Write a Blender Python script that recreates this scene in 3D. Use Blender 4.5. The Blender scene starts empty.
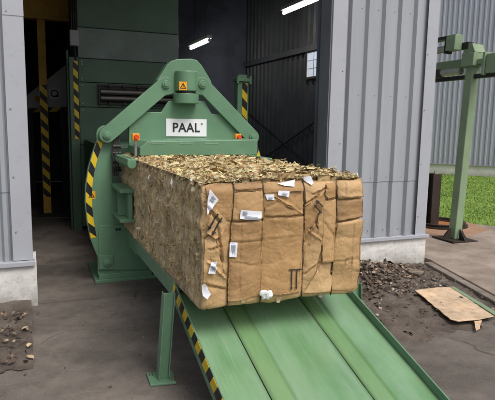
import bpy, bmesh, math, random
import numpy as np
from mathutils import Vector, Matrix, noise
random.seed(7)
rng = np.random.default_rng(7)
S = bpy.context.scene
COL = S.collection
# ------------------------------------------------------------------ camera
F_PX, YAW, PITCH, ROLL, CH = 532.54, 0.39103, 0.14188, 0.01706, 1.7
fwd = Vector((math.sin(YAW)*math.cos(PITCH), math.cos(YAW)*math.cos(PITCH), -math.sin(PITCH)))
rt0 = Vector((math.cos(YAW), -math.sin(YAW), 0)); up0 = rt0.cross(fwd)
RT = rt0*math.cos(ROLL)+up0*math.sin(ROLL); UP = -rt0*math.sin(ROLL)+up0*math.cos(ROLL)
cam = bpy.data.cameras.new('camera'); camo = bpy.data.objects.new('camera', cam); COL.objects.link(camo)
cam.sensor_fit = 'HORIZONTAL'; cam.sensor_width = 36; cam.lens = F_PX/495*36
cam.clip_start = 0.05; cam.clip_end = 2000
M4 = Matrix((RT, UP, -fwd)).transposed().to_4x4(); M4.translation = (0, 0, CH)
camo.matrix_world = M4
S.camera = camo
def at(px, py, ax, val):
    """measured photo position -> world point on the plane axis=val"""
    d = fwd + RT*((px-247.5)/F_PX) - UP*((py-200)/F_PX)
    o = Vector((0, 0, CH)); t = (val-o[ax])/d[ax]
    return o+d*t
# ------------------------------------------------------------------ helpers
class MB:
    def __init__(s): s.v=[]; s.f=[]; s.m=[]
    def add(s, vs, fs, mi=0):
        o=len(s.v); s.v+= [tuple(v) for v in vs]; s.f+=[tuple(i+o for i in f) for f in fs]; s.m+=[mi]*len(fs); return s
    def box(s, x0,x1,y0,y1,z0,z1, mi=0):
        vs=[(x,y,z) for z in (z0,z1) for y in (y0,y1) for x in (x0,x1)]
        return s.add(vs,[(0,2,3,1),(4,5,7,6),(0,1,5,4),(2,6,7,3),(0,4,6,2),(1,3,7,5)],mi)
    def prism(s, poly, axis, a, b, mi=0):
        """poly: 2D points in the other two axes (order of xyz without axis); extruded a..b"""
        def mk(p,t):
            l=list(p); l.insert(axis,t); return tuple(l)
        n=len(poly)
        vs=[mk(p,a) for p in poly]+[mk(p,b) for p in poly]
        fs=[tuple(range(n))[::-1], tuple(range(n,2*n))]+[(i,(i+1)%n,n+(i+1)%n,n+i) for i in range(n)]
        return s.add(vs,fs,mi)
    def cyl(s, p0, p1, r0, r1=None, n=24, mi=0, caps=True):
        r1 = r0 if r1 is None else r1
        p0=Vector(p0); p1=Vector(p1); d=(p1-p0).normalized()
        a=d.orthogonal().normalized(); b=d.cross(a)
        vs=[p+ (a*math.cos(2*math.pi*i/n)+b*math.sin(2*math.pi*i/n))*r for p,r in ((p0,r0),(p1,r1)) for i in range(n)]
        fs=[(i,(i+1)%n,n+(i+1)%n,n+i) for i in range(n)]
        if caps: fs+=[tuple(range(n))[::-1],tuple(range(n,2*n))]
        return s.add(vs,fs,mi)
    def tube(s, pts, r, n=8, mi=0):
        pts=[Vector(p) for p in pts]; N=len(pts); vs=[]
        for k,p in enumerate(pts):
            d=(pts[min(k+1,N-1)]-pts[max(k-1,0)]).normalized()
            ref=Vector((0,0,1)) if abs(d.z)<.9 else Vector((0,1,0))
            a=d.cross(ref).normalized(); b=d.cross(a)
            vs+=[p+(a*math.cos(2*math.pi*i/n)+b*math.sin(2*math.pi*i/n))*r for i in range(n)]
        fs=[(k*n+i,k*n+(i+1)%n,(k+1)*n+(i+1)%n,(k+1)*n+i) for k in range(N-1) for i in range(n)]
        fs+=[tuple(range(n))[::-1],tuple(range((N-1)*n,N*n))]
        return s.add(vs,fs,mi)
    def lathe(s, prof, c, n=40, mi=0):
        """prof: (r,z) ring profile closed, axis z at c"""
        m=len(prof); vs=[(c[0]+r*math.cos(2*math.pi*i/n),c[1]+r*math.sin(2*math.pi*i/n),c[2]+z) for i in range(n) for r,z in prof]
        fs=[(i*m+j,((i+1)%n)*m+j,((i+1)%n)*m+(j+1)%m,i*m+(j+1)%m) for i in range(n) for j in range(m)]
        return s.add(vs,fs,mi)
    def build(s, name, mat, parent=None, bevel=0, smooth=False, fixn=True):
        me=bpy.data.meshes.new(name); me.from_pydata(s.v,[],s.f)
        mats = mat if isinstance(mat,(list,tuple)) else [mat]
        for m in mats: me.materials.append(m)
        me.polygons.foreach_set('material_index', s.m)
        if fixn:
            bm=bmesh.new(); bm.from_mesh(me); bmesh.ops.recalc_face_normals(bm,faces=bm.faces); bm.to_mesh(me); bm.free()
        if smooth: me.polygons.foreach_set('use_smooth',[True]*len(me.polygons))
        me.update()
        o=bpy.data.objects.new(name,me); COL.objects.link(o)
        if parent: o.parent=parent; o.matrix_parent_inverse = Matrix.Translation(-parent_loc(parent))
        if bevel:
            b=o.modifiers.new('bevel','BEVEL'); b.width=bevel; b.segments=2; b.limit_method='ANGLE'; b.angle_limit=math.radians(35)
        return o
def parent_loc(p):
    l=Vector(p.location)
    while p.parent:
        l = Vector(p.location); p=p.parent
    # parts carry world-space meshes and zero location, so only the root counts
    return Vector(p.location)
def thing(name,label,cat,loc=(0,0,0),group=None):
    o=bpy.data.objects.new(name,None); COL.objects.link(o); o.location=loc; o.empty_display_size=.1
    return tag(o,label,cat,group)
def tag(o,label,cat,group=None):
    o['label']=label; o['category']=cat
    if group: o['group']=group
    return o
def sub(o,parent):            # mesh built in world space becomes a sub-part of a part
    o.parent=parent
    root=parent
    while root.parent: root=root.parent
    if parent.parent: o.matrix_parent_inverse=Matrix.Identity(4)
    else: o.matrix_parent_inverse=Matrix.Translation(-Vector(root.location))
    return o
def structure(o): o['kind']='structure'; return o
def islands(mb):
    par=list(range(len(mb.v)))
    def find(i):
        while par[i]!=i: par[i]=par[par[i]]; i=par[i]
        return i
    for f in mb.f:
        for k in f[1:]: par[find(k)]=find(f[0])
    gr={}
    for f,mi in zip(mb.f,mb.m): gr.setdefault(find(f[0]),[]).append((f,mi))
    out=[]
    for fs in gr.values():
        used=sorted({i for f,_ in fs for i in f}); mp={i:k for k,i in enumerate(used)}
        m=MB(); m.v=[mb.v[i] for i in used]; m.f=[tuple(mp[i] for i in f) for f,_ in fs]; m.m=[mi for _,mi in fs]; out.append(m)
    return out
def PS(mb,name,mat,parent,bevel=0,**k):      # one part per separate piece
    return [P(m,name,mat,parent,bevel,**k) for m in islands(mb)]
def P(mb,name,mat,parent,bevel=0,smooth=False,label=None,fixn=True):
    o=mb.build(name,mat,None,bevel,smooth,fixn); sub(o,parent)
    if label: o['label']=label
    return o
# ------------------------------------------------------------------ materials
def new_mat(name):
    m=bpy.data.materials.new(name); m.use_nodes=True
    nt=m.node_tree; return m,nt,nt.nodes['Principled BSDF']
def N(nt,t,**kw):
    n=nt.nodes.new(t)
    for k,v in kw.items():
        if k in n.inputs.keys(): n.inputs[k].default_value=v
        else: setattr(n,k,v)
    return n
def L(nt,a,b): nt.links.new(a,b)
def c4(c): return (c[0],c[1],c[2],1)
def noise_fac(nt,scale,detail=5,rough=.6,stretch=None,lo=.35,hi=.65,coord='Object'):
    tc=N(nt,'ShaderNodeTexCoord'); src=tc.outputs[coord]
    if stretch:
        mp=N(nt,'ShaderNodeMapping'); mp.inputs['Scale'].default_value=stretch; L(nt,src,mp.inputs['Vector']); src=mp.outputs[0]
    nz=N(nt,'ShaderNodeTexNoise'); nz.inputs['Scale'].default_value=scale; nz.inputs['Detail'].default_value=detail; nz.inputs['Roughness'].default_value=rough
    L(nt,src,nz.inputs['Vector'])
    mr=N(nt,'ShaderNodeMapRange'); mr.inputs['From Min'].default_value=lo; mr.inputs['From Max'].default_value=hi
    L(nt,nz.outputs['Fac'],mr.inputs['Value']); return mr.outputs['Result']
def mix(nt,fac,a,b,blend='MIX'):
    m=N(nt,'ShaderNodeMix',data_type='RGBA',blend_type=blend)
    if isinstance(fac,(int,float)): m.inputs[0].default_value=fac
    else: L(nt,fac,m.inputs[0])
    for i,v in ((6,a),(7,b)):
        if isinstance(v,(tuple,list)): m.inputs[i].default_value=c4(v)
        else: L(nt,v,m.inputs[i])
    return m.outputs[2]
def math_(nt,op,a,b=None):
    m=N(nt,'ShaderNodeMath',operation=op)
    for i,v in ((0,a),(1,b)):
        if v is None: continue
        if isinstance(v,(int,float)): m.inputs[i].default_value=v
        else: L(nt,v,m.inputs[i])
    return m.outputs[0]
def bump(nt,b,h,strength=.3,dist=.01):
    n=N(nt,'ShaderNodeBump'); n.inputs['Strength'].default_value=strength; n.inputs['Distance'].default_value=dist
    L(nt,h,n.inputs['Height']); L(nt,n.outputs[0],b.inputs['Normal'])
def paint(name,col,rough=.45,var=.15,dirt=(.10,.085,.07),dirt_amt=.38,metal=0,scratch=True,spec=.4):
    m,nt,b=new_mat(name)
    f1=noise_fac(nt,2.3,4); dark=tuple(x*(1-var) for x in col); lite=tuple(min(1,x*(1+var)) for x in col)
    c=mix(nt,f1,dark,lite)
    f2=noise_fac(nt,9,8,.7,lo=.55,hi=.8); c=mix(nt,math_(nt,'MULTIPLY',f2,dirt_amt),c,dirt)
    if scratch:
        f3=noise_fac(nt,40,6,.75,lo=.66,hi=.76); c=mix(nt,math_(nt,'MULTIPLY',f3,.35),c,dirt)
    if scratch:
        f4=noise_fac(nt,6,6,.7,(5,5,.3),lo=.55,hi=.8); c=mix(nt,math_(nt,'MULTIPLY',f4,.28),c,dirt)
    L(nt,c,b.inputs['Base Color'])
    r=N(nt,'ShaderNodeMapRange'); L(nt,f2,r.inputs[0]); r.inputs[3].default_value=rough; r.inputs[4].default_value=min(1,rough+.25); L(nt,r.outputs[0],b.inputs['Roughness'])
    b.inputs['Metallic'].default_value=metal; b.inputs['Specular IOR Level'].default_value=spec
    bump(nt,b,noise_fac(nt,30,4,lo=0,hi=1),.06,.004)
    return m
GREEN=(.120,.238,.142)
m_green=paint('reseda_green_paint',GREEN,.42,.10)
def edge_wear(m,col,amt=.8):
    nt=m.node_tree; b=nt.nodes['Principled BSDF']; src=b.inputs['Base Color'].links[0].from_socket
    bv=N(nt,'ShaderNodeBevel',samples=4); bv.inputs['Radius'].default_value=.010; ge=N(nt,'ShaderNodeNewGeometry')
    vm=N(nt,'ShaderNodeVectorMath',operation='DOT_PRODUCT'); L(nt,bv.outputs[0],vm.inputs[0]); L(nt,ge.outputs['Normal'],vm.inputs[1])
    mr=N(nt,'ShaderNodeMapRange'); L(nt,vm.outputs['Value'],mr.inputs[0]); mr.inputs[1].default_value=.985; mr.inputs[2].default_value=.80
    f=math_(nt,'MULTIPLY',math_(nt,'MULTIPLY',mr.outputs[0],noise_fac(nt,11,6,.7,lo=.42,hi=.62)),amt); L(nt,mix(nt,f,src,col),b.inputs['Base Color'])
edge_wear(m_green,(.30,.36,.29))
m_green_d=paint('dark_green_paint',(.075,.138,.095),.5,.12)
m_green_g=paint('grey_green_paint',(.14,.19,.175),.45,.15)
m_rackgreen=paint('faded_green_paint',(.21,.295,.18),.5,.12,dirt=(.2,.17,.1))
m_black=paint('black_paint',(.012,.012,.012),.5,.1)
m_dark=paint('dark_steel',(.035,.033,.032),.45,.2,metal=.5)
m_brownsteel=paint('brown_steel',(.03,.02,.016),.6,.3,dirt=(.12,.05,.02))
m_rust=paint('rusty_steel',(.30,.115,.035),.8,.35,dirt=(.08,.03,.015),dirt_amt=.7)
m_yellow=paint('hazard_yellow',(.72,.50,.02),.45,.08,dirt_amt=.3)
m_oldyellow=paint('aged_yellow_paint',(.60,.36,.06),.6,.15,dirt_amt=.5)
m_white=paint('white_plate',(.78,.78,.80),.35,.03,dirt_amt=.1,scratch=False)
m_ink=paint('dark_ink',(.02,.02,.028),.5,.05,scratch=False)
m_red=paint('red_plastic',(.75,.06,.02),.35,.05,scratch=False)
m_orange=paint('amber_plastic',(.80,.36,.01),.35,.05,scratch=False)
m_steel=paint('bare_steel',(.42,.41,.38),.35,.1,metal=.9)
m_rollsteel=paint('dark_roller',(.16,.15,.14),.3,.1,metal=.8)
m_plategrey=paint('pale_grey_paint',(.62,.64,.62),.5,.05)
m_boxgrey=paint('grey_plastic',(.30,.31,.32),.5,.05)
m_strap=paint('rusty_wire',(.05,.032,.022),.6,.2)
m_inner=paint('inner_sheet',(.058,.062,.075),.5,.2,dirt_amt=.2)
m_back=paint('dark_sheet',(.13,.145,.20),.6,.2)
m_frame=paint('jamb_grey',(.20,.21,.235),.5,.08)
m_flash=paint('flashing_grey',(.385,.405,.448),.42,.03,dirt_amt=.22,scratch=False)
def clad_mat(name,col):
    m,nt,b=new_mat(name)
    f=noise_fac(nt,1.2,4,.6,(3,3,.5)); c=mix(nt,f,tuple(x*.94 for x in col),tuple(x*1.05 for x in col))
    st=noise_fac(nt,5,6,.65,(6,6,.25),lo=.48,hi=.8); c=mix(nt,math_(nt,'MULTIPLY',st,.38),c,(.30,.29,.28))
    tc=N(nt,'ShaderNodeTexCoord'); sx=N(nt,'ShaderNodeSeparateXYZ'); L(nt,tc.outputs['Object'],sx.inputs[0])
    # splash dirt near the ground
    mr=N(nt,'ShaderNodeMapRange'); L(nt,sx.outputs[2],mr.inputs[0]); mr.inputs[1].default_value=.75; mr.inputs[2].default_value=.35
    sp=math_(nt,'MULTIPLY',mr.outputs[0],noise_fac(nt,9,6,.7,lo=.35,hi=.7)); c=mix(nt,math_(nt,'MULTIPLY',sp,.45),c,(.22,.19,.16))
    L(nt,c,b.inputs['Base Color']); b.inputs['Roughness'].default_value=.42; b.inputs['Specular IOR Level'].default_value=.4
    bump(nt,b,noise_fac(nt,2.5,2,lo=0,hi=1),.15,.01); return m
m_clad=clad_mat('cladding_grey',(.335,.362,.398))
m_clad2=clad_mat('cladding_far',(.36,.375,.455))
def concrete(name,a,bc,scale=3,grit=(.12,.11,.09),mossy=False):
    m,nt,b=new_mat(name)
    c=mix(nt,noise_fac(nt,scale,6,.65),a,bc)
    c=mix(nt,math_(nt,'MULTIPLY',noise_fac(nt,scale*6,8,.75,lo=.5,hi=.75),.45),c,grit)
    tc=N(nt,'ShaderNodeTexCoord'); sx=N(nt,'ShaderNodeSeparateXYZ'); L(nt,tc.outputs['Object'],sx.inputs[0])
    if mossy:
        mr=N(nt,'ShaderNodeMapRange'); L(nt,sx.outputs[2],mr.inputs[0]); mr.inputs[1].default_value=.22; mr.inputs[2].default_value=-.02
        g=math_(nt,'MULTIPLY',mr.outputs[0],noise_fac(nt,7,7,.7,lo=.25,hi=.7)); c=mix(nt,g,c,(.13,.115,.085))
    L(nt,c,b.inputs['Base Color']); b.inputs['Roughness'].default_value=.85
    bump(nt,b,noise_fac(nt,35,8,.7,lo=0,hi=1),.4,.01); return m
m_plinth=concrete('plinth_render',(.60,.59,.57),(.74,.73,.71),mossy=True)
m_slab=concrete('apron_concrete',(.20,.155,.122),(.345,.28,.23),2.2,(.10,.075,.06))
m_kerb=concrete('kerb_concrete',(.16,.13,.105),(.26,.215,.18),6)
m_floor=concrete('hall_floor',(.085,.078,.073),(.125,.115,.105),1.5,(.05,.045,.04))
def asphalt():
    m,nt,b=new_mat('yard_asphalt')
    c=mix(nt,noise_fac(nt,.9,6,.62,lo=.38,hi=.62),(.100,.086,.075),(.200,.174,.150))
    c=mix(nt,math_(nt,'MULTIPLY',noise_fac(nt,3.5,8,.7,lo=.5,hi=.72),.7),c,(.068,.056,.047))
    c=mix(nt,math_(nt,'MULTIPLY',noise_fac(nt,5.5,8,.75,(1,2.2,1),lo=.56,hi=.74),.5),c,(.26,.22,.19))
    c=mix(nt,math_(nt,'MULTIPLY',noise_fac(nt,110,3,.8,lo=.56,hi=.70),.55),c,(.30,.265,.23))
    c=mix(nt,math_(nt,'MULTIPLY',noise_fac(nt,85,3,.8,lo=.60,hi=.72),.6),c,(.04,.034,.03))
    dp=noise_fac(nt,.75,7,.66,lo=.50,hi=.62); c=mix(nt,math_(nt,'MULTIPLY',dp,.48),c,(.045,.040,.037))
    tc=N(nt,'ShaderNodeTexCoord'); nz=N(nt,'ShaderNodeTexNoise'); nz.inputs['Scale'].default_value=3; L(nt,tc.outputs['Object'],nz.inputs['Vector'])
    va=N(nt,'ShaderNodeVectorMath',operation='MULTIPLY_ADD'); L(nt,nz.outputs['Color'],va.inputs[0]); va.inputs[1].default_value=(.35,.35,0); L(nt,tc.outputs['Object'],va.inputs[2])
    vo=N(nt,'ShaderNodeTexVoronoi',feature='DISTANCE_TO_EDGE'); vo.inputs['Scale'].default_value=.75; L(nt,va.outputs[0],vo.inputs['Vector'])
    ck=N(nt,'ShaderNodeMapRange'); L(nt,vo.outputs['Distance'],ck.inputs[0]); ck.inputs[1].default_value=.006; ck.inputs[2].default_value=.001
    c=mix(nt,math_(nt,'MULTIPLY',math_(nt,'MULTIPLY',ck.outputs[0],noise_fac(nt,1.1,4,.6,lo=.48,hi=.58)),.6),c,(.03,.026,.023))
    L(nt,c,b.inputs['Base Color'])
    mr=N(nt,'ShaderNodeMapRange'); L(nt,noise_fac(nt,1.6,5,.6,lo=.4,hi=.65),mr.inputs[0]); mr.inputs[3].default_value=.62; mr.inputs[4].default_value=.9; L(nt,mr.outputs[0],b.inputs['Roughness'])
    b.inputs['Specular IOR Level'].default_value=.3
    h=math_(nt,'ADD',noise_fac(nt,150,4,.8,lo=0,hi=1),math_(nt,'MULTIPLY',noise_fac(nt,14,5,.7,lo=0,hi=1),2.))
    bump(nt,b,h,.45,.006); return m
m_asphalt=asphalt()
def soil():
    m,nt,b=new_mat('dark_soil')
    c=mix(nt,noise_fac(nt,4,8,.7),(.105,.082,.065),(.24,.195,.160)); c=mix(nt,noise_fac(nt,35,6,.8,lo=.55,hi=.7),c,(.22,.18,.14))
    L(nt,c,b.inputs['Base Color']); b.inputs['Roughness'].default_value=.95; bump(nt,b,noise_fac(nt,45,8,.75,lo=0,hi=1),1,.03); return m
m_soil=soil()
def grass_mat():
    m,nt,b=new_mat('lawn_grass'); g=N(nt,'ShaderNodeNewGeometry'); r=N(nt,'ShaderNodeValToRGB'); e=r.color_ramp.elements
    e[0].color=(.13,.23,.03,1); e[1].color=(.30,.43,.09,1); x=e.new(.85); x.color=(.22,.35,.06,1)
    L(nt,g.outputs['Random Per Island'],r.inputs[0]); c=mix(nt,noise_fac(nt,1.2,5,.6),(.6,.65,.6),(1.15,1.1,1)); c=mix(nt,1.0,r.outputs[0],c,'MULTIPLY')
    L(nt,c,b.inputs['Base Color']); b.inputs['Roughness'].default_value=.7; return m
m_grass=grass_mat()
m_turf,nt,b=new_mat('turf'); L(nt,mix(nt,noise_fac(nt,3,8,.7),(.14,.23,.03),(.22,.33,.06)),b.inputs['Base Color']); b.inputs['Roughness'].default_value=.95
def ramps(name,stops,stretch,scale,rough=.9,hb=.6,coordnoise=.5):
    m,nt,b=new_mat(name)
    f=noise_fac(nt,scale,8,.72,stretch,lo=.28,hi=.72); r=N(nt,'ShaderNodeValToRGB'); e=r.color_ramp.elements
    e[0].position=stops[0][0]; e[0].color=c4(stops[0][1]); e[1].position=stops[-1][0]; e[1].color=c4(stops[-1][1])
    for p,c in stops[1:-1]: x=e.new(p); x.color=c4(c)
    L(nt,f,r.inputs[0]); c=mix(nt,noise_fac(nt,3.5,5,.6),(.72,.74,.74),(1.15,1.12,1.05)); L(nt,mix(nt,1.,r.outputs[0],c,'MULTIPLY'),b.inputs['Base Color'])
    b.inputs['Roughness'].default_value=rough; bump(nt,b,f,hb,.02); return m
m_core=ramps('pressed_layers',[(0,(.30,.205,.12)),(.28,(.52,.40,.25)),(.55,(.64,.53,.345)),(.8,(.68,.61,.39)),(1,(.76,.71,.53))],(1.2,3.2,.9),11)
def island(name,stops,rough=.85):
    m,nt,b=new_mat(name); g=N(nt,'ShaderNodeNewGeometry'); r=N(nt,'ShaderNodeValToRGB'); e=r.color_ramp.elements
    e[0].position=stops[0][0]; e[0].color=c4(stops[0][1]); e[1].position=stops[-1][0]; e[1].color=c4(stops[-1][1])
    for p,c in stops[1:-1]: x=e.new(p); x.color=c4(c)
    L(nt,g.outputs['Random Per Island'],r.inputs[0]); L(nt,r.outputs[0],b.inputs['Base Color']); b.inputs['Roughness'].default_value=rough; return m
nt=m_core.node_tree; b=nt.nodes['Principled BSDF']; src=b.inputs['Base Color'].links[0].from_socket; at_=N(nt,'ShaderNodeAttribute',attribute_name='tone'); L(nt,mix(nt,1.,src,at_.outputs['Color'],'MULTIPLY'),b.inputs['Base Color'])
m_shred=island('straw_shreds',[(0,(.20,.11,.055)),(.10,(.42,.27,.14)),(.3,(.60,.44,.25)),(.5,(.68,.56,.33)),(.7,(.72,.64,.39)),(.88,(.68,.66,.37)),(.97,(.70,.66,.52)),(1,(.75,.75,.72))])
nt=m_shred.node_tree; b=nt.nodes['Principled BSDF']; src=b.inputs['Base Color'].links[0].from_socket
L(nt,mix(nt,1.,src,mix(nt,noise_fac(nt,9,5,.65,lo=.35,hi=.65),(.55,.50,.46),(1.12,1.12,1.0)),'MULTIPLY'),b.inputs['Base Color'])
m_flake=island('side_flakes',[(0,(.38,.26,.15)),(.25,(.50,.38,.23)),(.5,(.57,.46,.29)),(.8,(.63,.54,.35)),(.96,(.68,.62,.44)),(1,(.74,.72,.66))])
nt=m_flake.node_tree; b=nt.nodes['Principled BSDF']; src=b.inputs['Base Color'].links[0].from_socket
L(nt,mix(nt,1.,mix(nt,math_(nt,'MULTIPLY',noise_fac(nt,16,6,.7,lo=.4,hi=.65),.6),src,mix(nt,noise_fac(nt,4,5,.65),(.42,.28,.155),(.66,.60,.36))),mix(nt,noise_fac(nt,7,5,.65,lo=.35,hi=.65),(.72,.68,.62),(1.1,1.1,1.05)),'MULTIPLY'),b.inputs['Base Color'])
m_litter=island('leaf_litter',[(0,(.035,.026,.02)),(.35,(.08,.056,.042)),(.65,(.16,.11,.075)),(.85,(.28,.20,.135)),(.95,(.42,.34,.26)),(1,(.6,.58,.55))])
def cardboard():
    m,nt,b=new_mat('kraft_cardboard'); oi=N(nt,'ShaderNodeObjectInfo')
    r=N(nt,'ShaderNodeValToRGB'); e=r.color_ramp.elements; e[0].color=(.31,.19,.090,1); e[1].color=(.53,.36,.185,1); x=e.new(.5); x.color=(.42,.255,.112,1)
    L(nt,oi.outputs['Random'],r.inputs[0])
    f=noise_fac(nt,5,6,.65); c=mix(nt,1.,r.outputs[0],mix(nt,f,(.84,.82,.8),(1.1,1.1,1.1)),'MULTIPLY')
    s=noise_fac(nt,14,7,.75,lo=.56,hi=.8); c=mix(nt,math_(nt,'MULTIPLY',s,.4),c,(.20,.11,.05))
    s2=noise_fac(nt,6,7,.8,(2,2,9),lo=.62,hi=.8); c=mix(nt,math_(nt,'MULTIPLY',s2,.45),c,(.60,.42,.23))
    L(nt,c,b.inputs['Base Color']); b.inputs['Roughness'].default_value=.62; b.inputs['Specular IOR Level'].default_value=.35
    rd=lambda sc,st: math_(nt,'ABSOLUTE',math_(nt,'SUBTRACT',noise_fac(nt,sc,3,.5,st,lo=0,hi=1),.5))
    h=math_(nt,'ADD',math_(nt,'ADD',rd(3.5,(1,1,1.6)),math_(nt,'MULTIPLY',rd(9,(1.5,1,1)),.5)),math_(nt,'MULTIPLY',noise_fac(nt,22,4,.6,lo=0,hi=1),.12))
    bump(nt,b,h,.9,.035); return m
m_card=cardboard()
m_tornc=paint('torn_card',(.52,.40,.25),.9,.15)
m_paper=paint('white_paper',(.74,.76,.82),.6,.06,dirt_amt=.15,scratch=False)
m_plastic=paint('crumpled_plastic',(.70,.72,.72),.35,.12,scratch=False)
m_grey=paint('print_grey',(.30,.32,.38),.7,.1,scratch=False)
m_faint=paint('faint_print',(.27,.15,.075),.8,.1,scratch=False)
def deckmat(name,col,worn_sheen):
    m,nt,b=new_mat(name)
    c=mix(nt,noise_fac(nt,1.6,5,.6),tuple(x*.88 for x in col),tuple(x*1.12 for x in col))
    st=noise_fac(nt,2.2,6,.6,(3.0,.7,.9),lo=.33,hi=.82); c=mix(nt,math_(nt,'MULTIPLY',st,.6),c,worn_sheen)  # worn paint zones, paled further to carry a whitish sky sheen in the colour
    sc=noise_fac(nt,14,8,.8,(3,.5,1),lo=.55,hi=.82); c=mix(nt,math_(nt,'MULTIPLY',sc,.4),c,(.10,.12,.07))
    br=noise_fac(nt,3.0,7,.7,(4,.6,1),lo=.56,hi=.78); c=mix(nt,math_(nt,'MULTIPLY',br,.45),c,(.20,.23,.10))
    fs=noise_fac(nt,1,5,.7,(75,1.6,1),lo=.60,hi=.70); c=mix(nt,math_(nt,'MULTIPLY',fs,.30),c,(.36,.44,.33))
    fd=noise_fac(nt,1.3,6,.7,(60,1.3,1),lo=.60,hi=.72); c=mix(nt,math_(nt,'MULTIPLY',fd,.40),c,(.10,.15,.08))
    sp=noise_fac(nt,24,4,.7,lo=.70,hi=.76); c=mix(nt,math_(nt,'MULTIPLY',sp,.6),c,(.12,.06,.03))
    L(nt,c,b.inputs['Base Color'])
    mr=N(nt,'ShaderNodeMapRange'); L(nt,st,mr.inputs[0]); mr.inputs[3].default_value=.20; mr.inputs[4].default_value=.36; L(nt,mr.outputs[0],b.inputs['Roughness'])
    b.inputs['Specular IOR Level'].default_value=.6
    bump(nt,b,noise_fac(nt,3,3,lo=0,hi=1),.12,.02); return m
m_deck=deckmat('chute_paint',(.128,.258,.122),(.30,.425,.30))
m_deck2=deckmat('chute_worn_paint',(.130,.255,.102),(.22,.345,.18))
m_osb=ramps('chipboard',[(0,(.42,.27,.17)),(.4,(.60,.43,.29)),(.7,(.69,.52,.37)),(1,(.76,.60,.45))],(1,1,1),16,.85,.25)
m_wood=ramps('old_wood',[(0,(.08,.06,.045)),(.5,(.22,.17,.13)),(1,(.40,.33,.26))],(1,8,1),5)
def emit(name,col,s):
    m,nt,b=new_mat(name); b.inputs['Emission Color'].default_value=c4(col); b.inputs['Emission Strength'].default_value=s; b.inputs['Base Color'].default_value=c4(col); return m
m_tube=emit('fluorescent_tube',(1,.96,.86),30.0)
m_glass=emit('frosted_window',(.62,.68,.80),.42)
# ------------------------------------------------------------------ hazard tape
def tape(name,parent,path,width_dir,half,period,normal,thick=.003,skew=1.0,flip=False,label=None):
    """alternating diagonal stripes along a polyline; width_dir/normal are constant vectors or per-point functions"""
    pts=[Vector(p) for p in path]; seg=[(pts[i+1]-pts[i]).length for i in range(len(pts)-1)]; tot=sum(seg)
    def pos(s):
        s=max(0,min(tot,s)); i=0
        while i<len(seg)-1 and s>seg[i]: s-=seg[i]; i+=1
        return pts[i].lerp(pts[i+1], s/seg[i]), (pts[i+1]-pts[i]).normalized()
    nrm=Vector(normal).normalized(); mb=MB(); k=0; s=-skew*half*2
    while s<tot+skew*half*2:
        nv=5; top=[];bot=[]
        for e in (0,1):
            row=[]
            for j in range(nv+1):
                t=-1+2*j/nv
                ss=s+e*period/2+t*half*skew*(-1 if flip else 1)
                p,d=pos(ss); w=nrm.cross(d).normalized() if width_dir is None else Vector(width_dir)
                row.append(p+w*half*t+nrm*thick)
            (top if e else bot).extend(row)
        vs=bot+top; fs=[(j,j+1,nv+1+j+1,nv+1+j) for j in range(nv)]
        if max((v-vs[0]).length for v in vs)>1e-4:
            mb.add(vs,fs,k%2)
        k+=1; s+=period/2
    o=P(mb,name,[m_yellow,m_black],parent,label=label)
    so=o.modifiers.new('solid','SOLIDIFY'); so.thickness=.002; so.offset=0
    return o
# ------------------------------------------------------------------ ground
def grid(x0,x1,y0,y1,nx,ny,zf):
    vs=[]; 
    for j in range(ny+1):
        for i in range(nx+1):
            x=x0+(x1-x0)*i/nx; y=y0+(y1-y0)*j/ny; vs.append((x,y,zf(x,y)))
    fs=[(j*(nx+1)+i,j*(nx+1)+i+1,(j+1)*(nx+1)+i+1,(j+1)*(nx+1)+i) for j in range(ny) for i in range(nx)]
    return vs,fs
g=MB(); g.add([(-300,-300,-.012),(300,-300,-.012),(300,300,-.012),(-300,300,-.012)],[(0,1,2,3)])
structure(g.build('ground',m_asphalt))
def yard_z(x,y): return .012*noise.noise((x*.7,y*.7,1))+.005*noise.noise((x*3,y*3,5))-.004
g=MB(); g.add(*grid(-1.5,4.6,-.5,5.17,110,100,yard_z)); structure(g.build('yard_pavement',m_asphalt,smooth=True))
g=MB(); g.box(-2.0,4.42,5.172,15,-.1,.004); structure(g.build('hall_floor',m_asphalt))
# raised concrete apron on the right with a kerb line
e0=Vector((4.60,5.10)); e1=Vector((4.02,2.9))
def apron_poly(): return [(e0.x,e0.y),(e1.x,e1.y),(3.6,.5),(9.5,.5),(9.5,5.2),(7.6,6.15),(6.95,7.05),(6.8,8.2),(6.3,8.6),(4.62,8.6),(4.62,5.10)]
g=MB(); g.prism(apron_poly(),2,-.1,.055); structure(g.build('concrete_apron',m_slab,bevel=.012))
g=MB(); 
kd=(e1-e0); kn=Vector((-kd.y,kd.x)).normalized()
for i in range(3):
    a=e0+kd*(i/3+.004)+kn*.0; b=e0+kd*((i+1)/3-.004); w=kn*(-.10)
    g.prism([tuple(a-kn*.002+w*0),tuple(b-kn*.002),tuple(b+w),tuple(a+w)],2,-.08,.042)
structure(g.build('kerb',m_kerb,bevel=.01))
# rust washed out over the apron round the steel ring
g=MB(); n_=40; g.prism([(6.30+(.78+.25*noise.noise((math.cos(6.283*k/n_)*2,math.sin(6.283*k/n_)*2,5)))*math.cos(6.283*k/n_),6.85+(.80+.25*noise.noise((math.cos(6.283*k/n_)*2,math.sin(6.283*k/n_)*2,9)))*math.sin(6.283*k/n_)*.9) for k in range(n_)],2,.0552,.0592)
structure(g.build('rust_stain',concrete('rust_stained_concrete',(.27,.15,.085),(.36,.22,.14),2.5,(.15,.08,.05))))
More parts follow.
